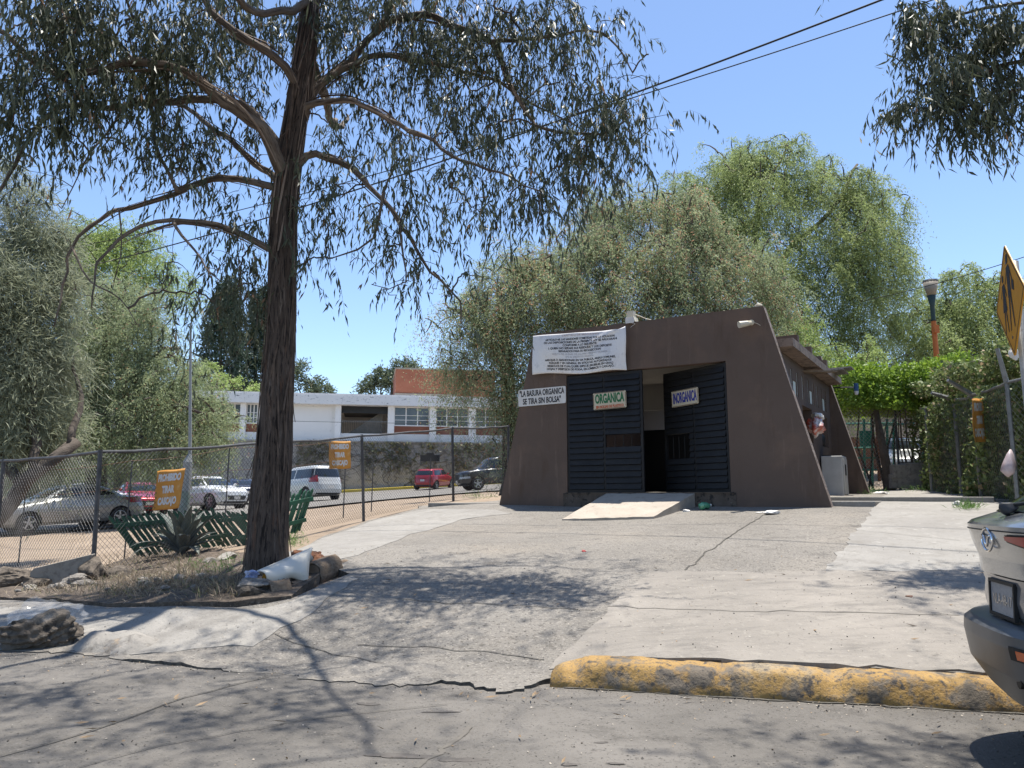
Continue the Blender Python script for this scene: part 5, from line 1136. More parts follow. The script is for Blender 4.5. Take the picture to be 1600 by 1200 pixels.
def figure(x, z, s, skirt):
    mb = MB(); y = -.006
    mb.add([(x+.033*s*math.cos(k*.4189), y, z+.315*s+.040*s*math.sin(k*.4189)) for k in range(15)], [tuple(range(15))])
    pol = lambda pts: mb.add([(x+a*s, y-.0004*random.random(), z+b*s) for a, b in pts], [tuple(range(len(pts)))])
    pol([(-.045,.25),(.03,.265),(.055,.24),(.05,.08),(-.04,.08)])
    if skirt: pol([(-.05,.12),(.06,.12),(.085,-.03),(-.075,-.03)])
    else: pol([(-.04,.10),(.05,.10),(.055,.0),(-.045,.0)])
    pol([(-.035,.01),(.005,.01),(-.035,-.27),(-.055,-.27)]); pol([(.01,.01),(.05,.01),(.085,-.25),(.065,-.26)])
    pol([(.03,.25),(.055,.24),(.115,.12),(.10,.10)]); pol([(-.03,.25),(-.045,.23),(-.11,.14),(-.10,.12)])
    if not skirt: pol([(.085,.13),(.15,.10),(.14,.02),(.075,.05)])
    return mb
figure(.03, .02, .98, False).build('walking_figure', M['ink'], bd); figure(-.14, -.04, .78, True).build('walking_figure', M['ink'], bd)
mb = MB(); mb.cyl((0,-.008,.30),(0,.03,.30),.012,n=8); mb.cyl((0,-.008,-.30),(0,.03,-.30),.012,n=8); mb.build('bolt', M['galv'], bd)
p = P(1584,553,6.05); mb = MB(); rock(mb, (0,0,0), .045, 81, (.8,.8,1.2), .6, 3); o = mb.build('paper_scrap', M['sign_white']); o.location = tuple(p); tag(o, 'scrap of white paper under the crossing sign', 'paper')
# plastic bag on the right fence
p = P(1578,725,11.7); t = thing('hanging_bag', 'pale pinkish plastic bag hanging on the right fence post', 'bag', tuple(p)); mb = MB()
mb.tube([(.03,0,.22),(.01,0,.14),(0,0,.0),(-.03,0,-.12),(-.05,0,-.19)], [.012,.05,.085,.09,.02], 10, wob=lambda th, L, q: 1+.25*math.sin(3*th+L*9)); mb.build('bag_film', mat('pinkish_film', (.62,.52,.52), (.5,.38,.38), .35, 9), t, smooth=True)
# litter
def blob(name, label, u, v, r, seed, sq, m, cat='litter', rough=.8, dz=0, group=None):
    g = G(u, v); mb = MB(); rock(mb, (0,0,0), r, seed, sq, rough, 3); o = mb.build(name, m); o.location = (g.x, g.y, g.z+r*sq[2]*.6+dz); return tag(o, label, cat, group)
M['bottle_green'] = mat('green_bottle_plastic', (.10,.34,.20), rough=.15, spec=.8)
g = G(1102,797); t = thing('plastic_bottle', 'crushed green plastic bottle at the foot of the brown wall', 'bottle', (g.x,g.y,g.z+.07), .5); mb = MB(); mb.tube([(-.11,0,0),(-.07,0,.0),(0,0,.01),(.06,0,0),(.10,0,.01)], [.05,.065,.05,.06,.025], 10, wob=lambda th, L, q: 1+.15*math.sin(3*th+L*30)); mb.build('bottle_body', M['bottle_green'], t, smooth=True)
mb = MB(); mb.tube([(.10,0,.01),(.135,0,.012)], .022, 8); mb.build('bottle_cap', M['sign_white'], t)
blob('crushed_cup', 'flattened white litter on the drive before the right end of the wall', 1207, 804, .13, 91, (1.2,.7,.28), M['sign_white'])
blob('paper_scrap', 'flat white scrap left of the flattened litter on the drive', 1192, 801, .09, 92, (1.4,.6,.1), M['sign_white'])
blob('paper_scrap', 'tiny white scrap beside the green bottle', 1073, 800, .05, 93, (1.2,.8,.5), M['sign_white'])
blob('paper_scrap', 'long thin white scrap in the middle of the smooth patch', 1192, 934, .06, 94, (1.5,.4,.06), M['sign_white'])
blob('bottle_cap', 'small red cap lying on the drive below the ramp', 912, 862, .025, 95, (1,1,.6), mat('red_plastic', (.5,.03,.03), rough=.4))
blob('bean_pod', 'dark dry pod on the right side of the smooth patch', 1422, 935, .035, 96, (1.2,.8,.5), M['rust'])
blob('paper_scrap', 'white paper caught at the left end of the house plinth', 1375, 772, .12, 97, (1.4,.6,.3), M['sign_white'])
blob('can', 'pale crushed can at the kink of the pavement edge by the right fence', 1497, 790, .07, 98, (1,1,.7), M['sign_white'])
def disc():
    g = P(967,784,13.75)
leafm = mat('fallen_leaf', (.24,.15,.08), (.34,.25,.15), .8, 3)
for i in range(70):
    u = random.uniform(60, 1560); v = random.choice((random.uniform(880,1010), random.uniform(1110,1195), random.uniform(1085,1105)))
    g = G(u, v); a = random.uniform(0,6.28); l = random.uniform(.022,.05); w = l*.16; z = (float(drvz(np.array([g.x]),np.array([g.y]))[0])+.016) if sd(g.x,g.y) > .2 else .008; e = Vector((math.cos(a),math.sin(a),0)); f = Vector((-e.y,e.x,0))
    mb = MB(); mb.add([e*-l, e*-.2*l+f*w+Vector((0,0,.008)), e*l+Vector((0,0,.012)), e*-.1*l-f*w], [(0,1,2,3)]); o = mb.build('fallen_leaf', leafm); o.location = (g.x,g.y,z); tag(o, 'dry narrow leaf fallen on the pavement or road', 'leaf', 'fallen leaves on the paving')
# ------------------------------------------------------------ passage behind the house: play frame, blocks
t0 = P(1380,700,22.5); t = thing('play_frame', 'green and rust tubular play frame behind the brown house', 'play equipment', (t0.x,t0.y,hz(t0.x,t0.y))); o = Vector(t.location)
def pt(u,v,Y): return P(u,v,Y)-o
mb = MB()
for u in (1350,1362,1386,1396): mb.tube([pt(u,655,22.5), Vector((pt(u,740,22.5).x, pt(u,740,22.5).y, 0))], .04, 6)
for v in (662,700,716,735): mb.tube([pt(1322,v,22.5), pt(1402 if v < 690 else 1384,v-1,22.5)], .03, 6)
mb.tube([pt(1380,650,23.5), pt(1447,647,23.5)], .05, 6); mb.tube([pt(1380,664,23.5), pt(1428,662,23.5)], .04, 6); mb.tube([pt(1441,650,23.5), Vector((pt(1441,735,23.5).x,1.0,0))], .05, 6)
mb.build('green_tubes', M['green_metal'], t)
mb = MB(); mb.tube([pt(1370,660,22.4), Vector((pt(1373,735,22.4).x,pt(1373,735,22.4).y,.2))], .05, 6); mb.tube([pt(1400,650,24), pt(1450,645,24)], .05, 6); mb.build('rusty_tubes', M['rust'], t)
mb = MB(); a = pt(1343,673,22.8); b = pt(1368,700,22.8); mb.box((a.x,a.y,b.z),(b.x,a.y+.04,a.z)); mb.build('panel', M['green_metal'], t)
for i, (u, v, w, h, lab) in enumerate(((1411,752,.72,.36,'lower left'),(1430,747,.44,.34,'lower right'),(1408,737,.60,.34,'upper left'),(1428,733,.5,.30,'upper right'))):
    c = P(u, v, 19.0+.0*i); o_ = thing('concrete_block', f'{lab} pale concrete block of the stack behind the house', 'block', tuple(c), R(-4+3*i), 'stacked concrete blocks'); mb = MB(); mb.box((-w/2,-.2,-h/2),(w/2,.2,h/2)); mb.build('block_body', M['concblock'], o_, bevel=.02)
wl = thing('back_wall', 'low grey and dark red wall far behind the play frame', 'wall', (20,40,hz(20,40))); mb = MB(); mb.box((-12,0,-.3),(20,.3,1.6)); mb.build('plinth', M['rust'], wl); mb = MB(); mb.box((-12,0,1.601),(20,.3,3.4)); mb.build('wall_face', M['wallstone'], wl)
# ------------------------------------------------------------ overhead cables
def cable(label, a, b, sag, r, group='overhead cables'):
    a, b = Vector(a), Vector(b); mb = MB(); mb.tube([a.lerp(b,k/40)-a-Vector((0,0,sag*4*(k/40)*(1-k/40))) for k in range(41)], r, 5)
    o = mb.build('overhead_cable', M['cable'], smooth=True); o.location = tuple(a); tag(o, label, 'cable', group)
cable('thicker upper cable crossing the sky to the top of the photo', P(20,440,24), P(1500,-48,9.5), .5, .016)
cable('thinner lower cable running below the thick one', P(-30,412,24), P(1480,-8,11), .5, .011)
cable('thin cable at the right behind the orange street lamp', P(1350,470,26), P(1640,388,20), .1, .012)
cable('faint thin cable low behind the big tree, crossing the white school', P(240,650,40), P(760,662,40), .1, .012)
# ------------------------------------------------------------ trees
M['strip'] = mat('dark_bark_strip', (.085,.06,.045), (.16,.115,.085), .95, 9); M['strip2'] = mat('pale_bark_strip', (.24,.175,.13), (.32,.25,.20), .9, 9)
def smoothpath(pts, step):
    pts = [np.array(p, float) for p in pts]; out = []
    for i in range(len(pts)-1):
        p0 = pts[max(i-1,0)]; p1 = pts[i]; p2 = pts[i+1]; p3 = pts[min(i+2,len(pts)-1)]; n = max(1, int(np.linalg.norm(p2-p1)/step))
        for k in range(n):
            t = k/n; out.append(.5*((2*p1)+(-p0+p2)*t+(2*p0-5*p1+4*p2-p3)*t*t+(-p0+3*p1-3*p2+p3)*t**3))
    out.append(pts[-1]); return np.array(out)
def tree(name, label, base, limbs, seeds, leafm,  barkm=None, group=None, style='strand', twig=(.010,.004), LP=None, cat='tree', twigm=None, sides=10, step=.3, seed=1, maxtw=None, wobb=.06, crownname='crown', barkm2=None, bare=None, strips=0, mids=None, midr=(.022,.009), wig=.0, ridge=0):
    """limbs: [(points, r0, r1)], the first one the trunk. seeds: tips the branch system grows to; leaves hang from every tip"""
    rr = np.random.default_rng(seed); base = Vector(base); t = thing(name, label, cat, tuple(base), 0, group); o = np.array(base)
    mb = MB(); mb2 = MB(); nodes = []; rad = []
    for li, (pts, r0, r1) in enumerate(limbs):
        q = smoothpath(pts, step); n = len(q); j = rr.normal(size=(n,3))*step*(.03 if li == 0 else .12)*min(1., r0*12)
        if li: ss = np.arange(n)*step; e_ = np.minimum(1, ss/.6)[:,None]; pp = rr.uniform(0,6,9); j += e_*wig*np.c_[np.sin(ss*3.1+pp[0])+.6*np.sin(ss*7.3+pp[1]), np.sin(ss*2.7+pp[2])+.5*np.sin(ss*6.1+pp[3]), np.sin(ss*3.7+pp[4])+.6*np.sin(ss*8.3+pp[5])]; j[0] = 0; q = q+j
        rs = [r0+(r1-r0)*(k/(n-1))**.8 for k in range(n)]
        if li == 0: rs = [r*(1+.35*math.exp(-k*step/.35)) for k, r in enumerate(rs)]
        ph = rr.uniform(0,6,6); w = lambda th, L, r: 1+wobb*(math.sin(3*th+ph[0]+L*.7)+.7*math.sin(5*th+ph[1]-L*1.3)+.6*math.sin(9*th+ph[2]+L*.5)+.5*math.sin(L*5+ph[3]+2*th))+(ridge*(abs(math.sin(6.5*th+ph[4]+.8*math.sin(L*2.1)))+.7*abs(math.sin(11*th+ph[5]+math.sin(L*3.3+ph[0])))-.8) if li == 0 else 0)
        tgt = mb2 if (barkm2 and li > 0) else mb
        tgt.tube([tuple(p-o) for p in q], rs, ((sides*5 if ridge else sides*2) if li == 0 else sides), uv=True, wob=w)
        nodes += [p for k, p in enumerate(q) if li > 0 or k > n*.45]; rad += [r for k, r in enumerate(rs) if li > 0 or k > n*.45]
    mb.build('trunk', barkm or M['barkdark'], t, smooth=True)
    if mb2.v: mb2.build('limbs', barkm2, t, smooth=True)
    S = np.array(seeds); N = np.array(nodes); d0 = np.array([np.min(np.linalg.norm(N-s, axis=1)) for s in S]); S = S[np.argsort(d0)]
    NN = np.zeros((len(N)+len(S)*5, 3)); NN[:len(N)] = N; cnt = len(N); tw = MB(); dirs = []
    if mids is not None:
        NN = np.concatenate([NN, np.zeros((len(mids)*9, 3))]); dm = np.array([np.min(np.linalg.norm(N-q, axis=1)) for q in mids]); mids = np.array(mids)[np.argsort(dm)]
        for q in mids:
            d = np.linalg.norm(NN[:cnt]-q, axis=1); k = int(np.argmin(d+.3*np.maximum(0, NN[:cnt,2]-q[2]))); a = NN[k]; L = d[k]
            if L < .12: continue
            j = rr.normal(size=(9,3))*L*.028; j[0] = j[-1] = 0; path = [a+(q-a)*f+np.array([0,0,L*.9])*f*(1-f)*.6+j[i] for i, f in enumerate(np.linspace(0,1,9))]
            tw.tube([tuple(p-o) for p in path], list(np.linspace(midr[0]*(.35+.4*min(1.5,L)), midr[1], 9)), 5, caps=False)
            for p in path[1:]: NN[cnt] = p; cnt += 1
    for s in S:
        d = np.linalg.norm(NN[:cnt]-s, axis=1); k = int(np.argmin(d+.15*np.maximum(0, NN[:cnt,2]-s[2]-.5))); a = NN[k]; L = d[k]; m = 4
        bend = np.array([0,0,L*.22])+rr.normal(size=3)*L*.10; path = [a+(s-a)*f+bend*4*f*(1-f)*.5 for f in np.linspace(0,1,m+1)]
        r0 = twig[0]*(1+min(2.0, L*.5)); tw.tube([tuple(p-o) for p in path], [r0+(twig[1]-r0)*f for f in np.linspace(0,1,m+1)], 3, caps=False)
        for p in path[2:]: NN[cnt] = p; cnt += 1
        dirs.append(path[-1]-path[-2])
    if bare is not None:
        for s in bare:
            d = np.linalg.norm(NN[:cnt]-s, axis=1); k = int(np.argmin(d)); a = NN[k]; L = d[k]; path = [a+(s-a)*f+(np.array([0,0,L*.5])*f*(1-f)+rr.normal(size=3)*L*.07*(0<f<1)) for f in np.linspace(0,1,6)]
            tw.tube([tuple(p-o) for p in path], [.0055,.005,.0042,.0034,.0027,.002], 3, caps=False)
            for p in path[2:]:
                if cnt < len(NN): NN[cnt] = p; cnt += 1
    tw.build('twigs', twigm or M['twig'], t)
    if strips:
        sb = MB(); tp = smoothpath(limbs[0][0], .1); tl = len(tp)
        for _ in range(strips):
            li = 0 if rr.random() < .72 else int(rr.integers(1, min(12, len(limbs)))); pts, r0, r1 = limbs[li]; q = smoothpath(pts, .1); n = len(q)
            k0 = int(rr.integers(1 if li == 0 else 0, max(2, int(n*(.95 if li == 0 else .5))))); K = int(rr.integers(3, 11)); th = rr.uniform(0, 6.283); wd = rr.uniform(.005, .014); curl = rr.uniform(.0, .06)*(rr.random() < .5); dth = rr.normal()*.25; vs = []
            for i in range(K+1):
                k = min(n-1, k0+i); f = k/(n-1); r = r0+(r1-r0)*f**.8; r *= 1.04 if li else 1.05
                if li == 0: r *= 1+.35*math.exp(-k*.1/.35)
                tdir = q[min(n-1,k+1)]-q[max(0,k-1)]; tdir /= np.linalg.norm(tdir)+1e-9; nx = np.cross(tdir, [0,1,.1]); nx /= np.linalg.norm(nx); ny = np.cross(tdir, nx); a = th+dth*i/K
                e = nx*math.cos(a)+ny*math.sin(a); tt = -nx*math.sin(a)+ny*math.cos(a); s_ = 1-i/K; w_ = wd*(.35+.65*math.sin(math.pi*min(1,(i+.5)/K))); c = q[k]+e*(r+.004+curl*s_**3)
                vs += [tuple(c-tt*w_-o), tuple(c+e*.008-o), tuple(c+tt*w_-o)]
            sb.add(vs, [(i*3+j, i*3+j+1, (i+1)*3+j+1, (i+1)*3+j) for i in range(K) for j in range(2)], int(rr.random() < .5 and (q[k0][2] > 3.6)))
        sb.build('bark_strips', [M['strip'], M['strip2']], t)
    if LP is None: return t
    D = np.array(dirs); D /= np.linalg.norm(D, axis=1)[:,None]+1e-9
    V, T = leaves(S, D, rr, **LP); quads(crownname, V, leafm, t, T, loc=tuple(o))
    return t
def leaves(S, D, rr, strands=1, per=12, length=.6, leaf=.12, width=.018, spread=.5, droop=1.2, jit=.35, hang=.8, tint=None, clump=.5, red=0, stem=0, var=.7):
    """strands of thin leaves from every tip; droop bends strands down, hang turns each leaf downwards"""
    n = len(S)*strands; P0 = np.repeat(S, strands, 0)+rr.normal(size=(n,3))*.06; d = np.repeat(D, strands, 0)+rr.normal(size=(n,3))*spread; d /= np.linalg.norm(d, axis=1)[:,None]
    L = length*(.55+.9*rr.random(n)); f = np.linspace(.08, 1, per)[None,:]+rr.normal(size=(n,per))*.03
    down = np.array([0,0,-1.]); C = P0[:,None,:]+(d[:,None,:]*f[...,None]*.75+down*(f[...,None]**2)*droop*.6)*L[:,None,None]
    SV = None
    if stem:
        fs = np.linspace(0, 1, 5)[None,:]; Q = P0[:,None,:]+(d[:,None,:]*fs[...,None]*.75+down*(fs[...,None]**2)*droop*.6)*L[:,None,None]; sv = np.cross(d, rr.normal(size=(n,3))); sv = sv/np.linalg.norm(sv,axis=1)[:,None]*stem
        SV = np.concatenate([np.stack([Q[:,i]-sv, Q[:,i]+sv, Q[:,i+1]+sv*.7, Q[:,i+1]-sv*.7], 1) for i in range(4)])
    C = C.reshape(-1,3)+rr.normal(size=(n*per,3))*leaf*(.06 if stem else .35); m = n*per
    ax = rr.normal(size=(m,3))*jit*1.3+np.repeat(d, per, 0)*(1-hang)+down*hang*1.3; ax /= np.linalg.norm(ax, axis=1)[:,None]
    sdv = np.cross(ax, rr.normal(size=(m,3))); sdv /= np.linalg.norm(sdv, axis=1)[:,None]+1e-9
    l = leaf*((.6 if not stem else .45)+var*rr.random(m))[:,None]; w = width*(.7+.6*rr.random(m))[:,None]; nv = np.cross(ax, sdv)
    mid = C+ax*l*.42+nv*l*.08
    V = np.stack([C, mid+sdv*w*.5, C+ax*l, mid-sdv*w*.5], 1)
    ct = np.repeat(rr.random(len(S)), strands*per); T = clump*ct*.8+(1-clump)*rr.random(m)*.8
    if red: T = np.where(rr.random(m) < red*(ct > .45)*1.6, .97, T)
    if SV is not None: V = np.concatenate([V, SV]); T = np.concatenate([T, np.full(len(SV), .1)])
    return V, T
def blobs(lst, rr, Yj=.8, shell=0, cl=1, cs=.12):
    """lst: (u, v, Y, radius in photo pixels, count[, flatten]) -> world tips"""
    out = []
    for b in lst:
        u, v, Y, r, n = b[:5]; fl = b[5] if len(b) > 5 else 1; c = np.array(P(u, v, Y)); R_ = r*Y/1200
        m = max(1, n//cl); q = rr.normal(size=(m,3)); q /= np.linalg.norm(q, axis=1)[:,None]; rad_ = rr.random(m)**(1/3. if not shell else 1/6.); q *= rad_[:,None]*R_*np.array([1, Yj, fl])
        q = q[rr.integers(0, m, n)]+(rr.normal(size=(n,3))*cs if cl > 1 else 0); out.append(c+q)
    return np.concatenate(out)
rr = np.random.default_rng(3)
# ---- the big eucalyptus
Y0 = 8.6; tb = Vector(P(416,893,Y0)); tb.z = hz(tb.x, tb.y)
def lp(pts, y0, y1): n = len(pts); return [tuple(P(u, v, y0+(y1-y0)*(i/(n-1)))) for i, (u, v) in enumerate(pts)]
trunk = [tuple(tb-Vector((0,0,.15)))]+[tuple(P(u, v, Y0)) for u, v in ((417,860),(421,780),(428,700),(433,600),(439,500),(442,400),(444,330),(453,250),(467,150),(480,60),(487,0),(495,-90))]+[tuple(P(505,-220,8.4)), tuple(P(500,-420,8.1)), tuple(P(520,-620,7.9))]
LIMB = [(trunk, .205, .05),
 (lp([(450,285),(432,250),(407,204),(368,160),(303,121),(260,104),(156,108),(74,104),(10,52),(-60,10)], 8.63, 6.9), .085, .02),
 (lp([(440,240),(407,190),(373,173),(316,152),(250,158),(195,160),(130,170),(78,186),(39,225),(0,286),(-30,310)], 8.63, 7.4), .062, .014),
 (lp([(445,300),(394,286),(329,277),(277,299),(230,312),(186,329),(140,360),(113,386),(100,425),(90,470),(87,503)], 8.63, 7.8), .050, .007),
 (lp([(440,395),(416,386),(360,360),(316,349),(269,347),(208,368),(175,385),(152,407),(143,440),(139,477)], 8.63, 7.6), .048, .006),
 (lp([(446,320),(425,277),(368,225),(320,190),(277,160),(238,130),(200,80)], 8.6, 9.6), .05, .014),
 (lp([(470,190),(459,130),(440,100),(416,78),(368,52),(329,17),(300,-30),(260,-90)], 8.63, 7.8), .068, .02),
 (lp([(455,235),(485,150),(510,120),(543,95),(575,65),(600,39),(617,0),(640,-60)], 8.63, 9.3), .072, .022),
 (lp([(462,200),(490,150),(520,122),(556,104),(608,84),(690,102),(768,126),(812,147),(860,178),(905,200)], 8.63, 9.6), .058, .008),
 (lp([(455,215),(480,165),(515,153),(552,156),(600,178),(634,208),(673,221),(717,247),(760,264),(803,277),(850,300)], 8.63, 7.9), .050, .007),
 (lp([(448,275),(480,245),(510,245),(543,260),(587,303),(613,329),(652,386),(686,433),(712,472),(717,507)], 8.63, 8.2), .050, .007),
 (lp([(585,50),(600,35),(652,28),(717,43),(769,65),(795,130),(812,165),(838,199),(880,212),(940,205),(990,180)], 9.0, 8.4), .055, .010),
 (lp([(769,65),(840,60),(900,50),(950,62),(985,110)], 8.7, 8.0), .03, .007),
 (lp([(600,300),(590,340),(585,370),(560,390),(520,402)], 8.3, 8.5), .022, .007),
 (lp([(625,350),(630,400),(628,440),(600,455),(575,450)], 8.25, 8.0), .017, .004),
 (lp([(270,345),(300,390),(320,420),(345,440)], 8.0, 7.6), .02, .006), (lp([(277,299),(250,250),(242,200),(238,150)], 8.1, 8.2), .022, .01),
 (lp([(195,160),(165,215),(130,260),(95,330)], 7.9, 7.5), .015, .004), (lp([(113,386),(140,440),(190,470),(215,510)], 7.9, 7.7), .012, .004), (lp([(186,329),(190,400),(185,450)], 8.0, 7.8), .010, .003),
 ([tuple(P(487,0,8.6)), (-2.9,7.4,6.4), (-3.3,5.6,7.2), (-3.6,4.0,7.6)], .05, .015), ([tuple(P(490,-60,8.6)), (-1.2,7.8,6.9), (-.3,6.2,7.3), (.2,5.0,7.5)], .05, .015),
 ([tuple(P(495,-150,8.5)), (-3.6,8.8,8.0), (-5.4,8.6,8.9), (-7.0,8.0,9.2)], .08, .02), ([tuple(P(500,-200,8.5)), (-1.0,9.6,8.6), (1.0,9.8,9.2)], .07, .02), ([tuple(P(480,60,8.6)), (-2.6,10.4,6.6), (-2.8,12.2,7.6)], .08, .02)]
EB = [(40,40,7.2,75,60),(130,30,7.4,70,60),(215,25,7.6,70,60),(300,30,7.8,60,45),(370,25,8.6,55,40),(420,15,8.8,45,30),(40,130,7.0,60,50),(115,120,7.2,50,42),(185,80,7.6,45,36),(250,125,8.0,45,34),(300,95,8.3,38,26),(350,105,9.2,38,24),(400,150,8.9,28,12),
 (30,200,7.2,40,18),(100,205,7.5,35,14),(165,190,7.6,30,12),(250,190,8.2,34,16),(280,235,8.3,36,20),(215,235,8.0,24,8),(320,215,8.5,24,8),(300,270,8.2,22,8),(360,310,8.5,28,10),(385,385,8.6,28,14),(362,440,8.7,32,22),(410,455,8.9,26,16),(395,500,9.0,22,10),(335,470,8.3,16,6),(290,460,8.1,14,4),(395,235,8.8,24,8),
 (505,40,8.8,42,34),(560,30,9.2,50,42),(625,35,9.0,50,42),(690,35,8.8,55,52),(755,40,8.7,50,46),(820,45,8.5,50,42),(880,40,8.3,42,34),(925,55,8.1,28,14),(520,100,9.0,34,20),(590,120,9.2,38,24),(650,110,9.0,38,24),(700,125,8.8,34,22),(745,150,9.0,34,18),(600,200,8.8,32,14),(520,190,9.0,24,10),
 (640,250,8.2,30,12),(560,240,8.7,30,12),(530,300,8.6,30,14),(570,330,8.4,28,12),(700,200,8.4,30,14),(760,200,8.5,34,18),(820,120,8.8,36,20),(870,130,8.7,34,18),(840,200,8.5,34,20),(890,230,8.4,36,26),(870,275,8.4,30,22),(920,190,8.3,30,20),(940,210,8.2,28,15),(960,165,8.1,26,14),(985,165,8.0,20,11),(990,205,8.0,15,6),(920,255,8.2,20,8),(970,115,8.0,13,4),(1000,85,7.9,8,3),
 (745,250,8.1,28,14),(800,300,8.0,30,16),(830,340,8.0,24,12),(740,330,8.1,28,10),(690,300,8.2,24,8),(650,330,8.2,26,10),(610,380,8.3,26,8),(665,420,8.2,18,5),(500,340,8.5,26,8),(475,420,8.5,14,4),(716,420,8.2,14,4),(720,490,8.2,9,2)]
EB = [(b[0],b[1],b[2],b[3],int(b[4]*1.2)) for b in EB]
S1 = blobs(EB, rr, 1.1, cl=6, cs=.17)
BARE = blobs([(130,400,7.8,40,10),(90,450,7.8,30,8),(160,460,7.7,35,10),(230,410,7.8,40,12),(280,420,7.9,40,12),(330,420,7.8,30,8),(200,520,7.7,30,7),(540,320,8.4,40,14),(580,420,8.2,40,12),(620,460,8.0,35,10),(660,440,8.2,30,8),(700,470,8.2,22,8),(490,370,8.4,25,8),(400,330,8.5,30,10),(900,130,8.3,50,14),(960,130,8.0,35,8),(780,280,8.0,50,14),(240,250,8.0,60,20),(330,200,8.3,50,14),(470,300,8.5,30,10),(80,330,7.5,40,10),(30,330,7.4,30,8),(1040,130,8.0,20,4)], rr, 1.0)
n = 360; q = rr.normal(size=(n,3)); q /= np.linalg.norm(q,axis=1)[:,None]; q *= (rr.random(n)**(1/3.))[:,None]*np.array([4.6,4.2,2.2]); S2 = np.array([-2.4,7.8,9.3])+q
CB = [(-5.0,5.2,7.0,1.0,44),(-3.4,5.3,7.0,.8,40),(-1.0,5.2,7.0,.45,30),(-.5,5.7,7.1,.45,28),(-2.3,6.1,6.9,.6,36),(-.3,6.5,7.2,.5,24),(-3.3,4.4,7.2,.7,30),(-2.0,4.8,7.2,.5,24),(-4.2,5.4,6.6,.8,44),(-2.5,6.0,6.6,.7,30),(-3.8,7.3,7.4,.9,34),(-5.6,7.0,7.6,1.0,34),(-1.0,6.6,7.2,.7,26),(-.4,5.4,7.2,.9,18),(-4.4,6.3,6.9,1.2,24),(-6.6,6.0,7.2,1.2,24),(-.6,7.6,7.0,1.0,20),(.8,8.6,7.9,.9,20),(-1.2,9.6,9.2,.6,26),(.2,10.0,9.4,.6,30),(1.4,10.2,9.5,.6,26),(2.2,9.6,9.2,.5,18),(-.6,7.9,7.7,.5,24),(-1.3,7.2,7.5,.5,22),(.1,7.4,7.6,.5,20)]
S3 = []
for x,y,z,r_,n in CB: q = rr.normal(size=(n,3)); q *= r_*.55; S3.append(np.array([x,y,z])+q)
S3 = np.concatenate(S3)
keep = []
for s in np.concatenate([S2,S3]):
    a = s[2]-EYE; b = a/max(s[1],.1); vv = 600-1200*((b*CP-SP)/(CP+b*SP)); keep.append(vv < -30)
S23 = np.concatenate([S2,S3])[np.array(keep)]
tree('eucalyptus_tree', 'big eucalyptus with stringy dark trunk and drooping narrow leaves in the foreground', tb, LIMB, np.concatenate([S1,S23]), L_euc, M['bark'], barkm2=M['barkpale'],
     wig=.028, ridge=.075, bare=BARE, strips=420, mids=[P(b[0]+random.uniform(-15,15), b[1]+random.uniform(-10,10), b[2]) for b in EB]+list(S3[::14]), LP=dict(strands=2, per=10, length=.36, leaf=.125, width=.021, stem=.0016, var=1.0, spread=.8, droop=1.3, jit=.28, hang=.85, clump=.45, red=.02), twig=(.005,.0022), sides=10, step=.12, seed=5, wobb=.055)
# bare hanging twigs on the lower limbs
# ---- eucalyptus at the right, trunk outside the frame
rb = Vector((7.9, 8.0, hz(7.9, 8.0)))
RB = [(1455,60,8.2,50,40),(1520,45,8.2,55,48),(1580,50,8.0,50,44),(1470,130,8.0,42,34),(1520,120,8.2,38,22),(1440,30,8.4,40,26),(1420,160,7.9,24,12),(1395,175,7.9,14,6),(1455,170,7.9,26,13),(1500,170,7.9,30,20),(1545,165,7.9,34,25),(1590,150,7.9,34,26),(1530,195,7.8,18,7),(1420,20,8.2,30,14),(1590,110,8.1,26,8)]
S1 = blobs(RB, rr, 1.0); n = 240; q = rr.normal(size=(n,3)); q /= np.linalg.norm(q,axis=1)[:,None]; q *= (rr.random(n)**(1/3.))[:,None]*np.array([3.0,3.4,1.8]); S2 = np.array([6.6,7.4,8.6])+q
n = 60; S4 = np.array([4.6,5.6,6.9])+rr.normal(size=(n,3))*np.array([.9,.5,.4]); S4 = np.concatenate([S4, np.array([2.9,4.9,7.1])+rr.normal(size=(70,3))*np.array([.55,.25,.25]), np.array([3.8,4.7,7.0])+rr.normal(size=(50,3))*np.array([.4,.25,.25])])
ok = []
for s in np.concatenate([S2,S4]):
    b = (s[2]-EYE)/s[1]; vv = 600-1200*((b*CP-SP)/(CP+b*SP)); uu = 800+1200*(s[0]/s[1])/(CP+b*SP); ok.append(vv < -30 or uu > 1630)
tree('eucalyptus_tree', 'eucalyptus boughs hanging into the top right corner of the sky', rb, [([tuple(rb-Vector((0,0,.1))), (7.9,8.0,2.5),(7.8,7.9,5),(7.6,7.7,7.5),(7.4,7.5,10)], .19, .05),
     ([(7.85,7.95,4.2)]+lp([(1660,80),(1600,92),(1540,115),(1500,125),(1440,130)], 8.0, 8.0), .07, .012), ([(7.8,7.9,4.8)]+lp([(1640,0),(1590,0),(1540,15),(1470,30)], 8.1, 8.2), .06, .012),
     ([(7.85,7.95,3.9)]+lp([(1650,120),(1600,140),(1545,155),(1480,180)], 7.9, 7.9), .05, .01), ([(7.7,7.8,6),(6.2,7.0,7.2),(4.8,5.9,7.3),(3.8,5.4,7.2)], .07, .02)],
     np.concatenate([S1, np.concatenate([S2,S4])[np.array(ok)]]), L_euc, M['bark'], LP=dict(strands=2, per=11, length=.36, leaf=.13, width=.023, stem=.0016, var=1.0, spread=.8, droop=1.3, jit=.3, hang=.85, clump=.45, red=.01), twig=(.005,.0022), seed=6, step=.2)
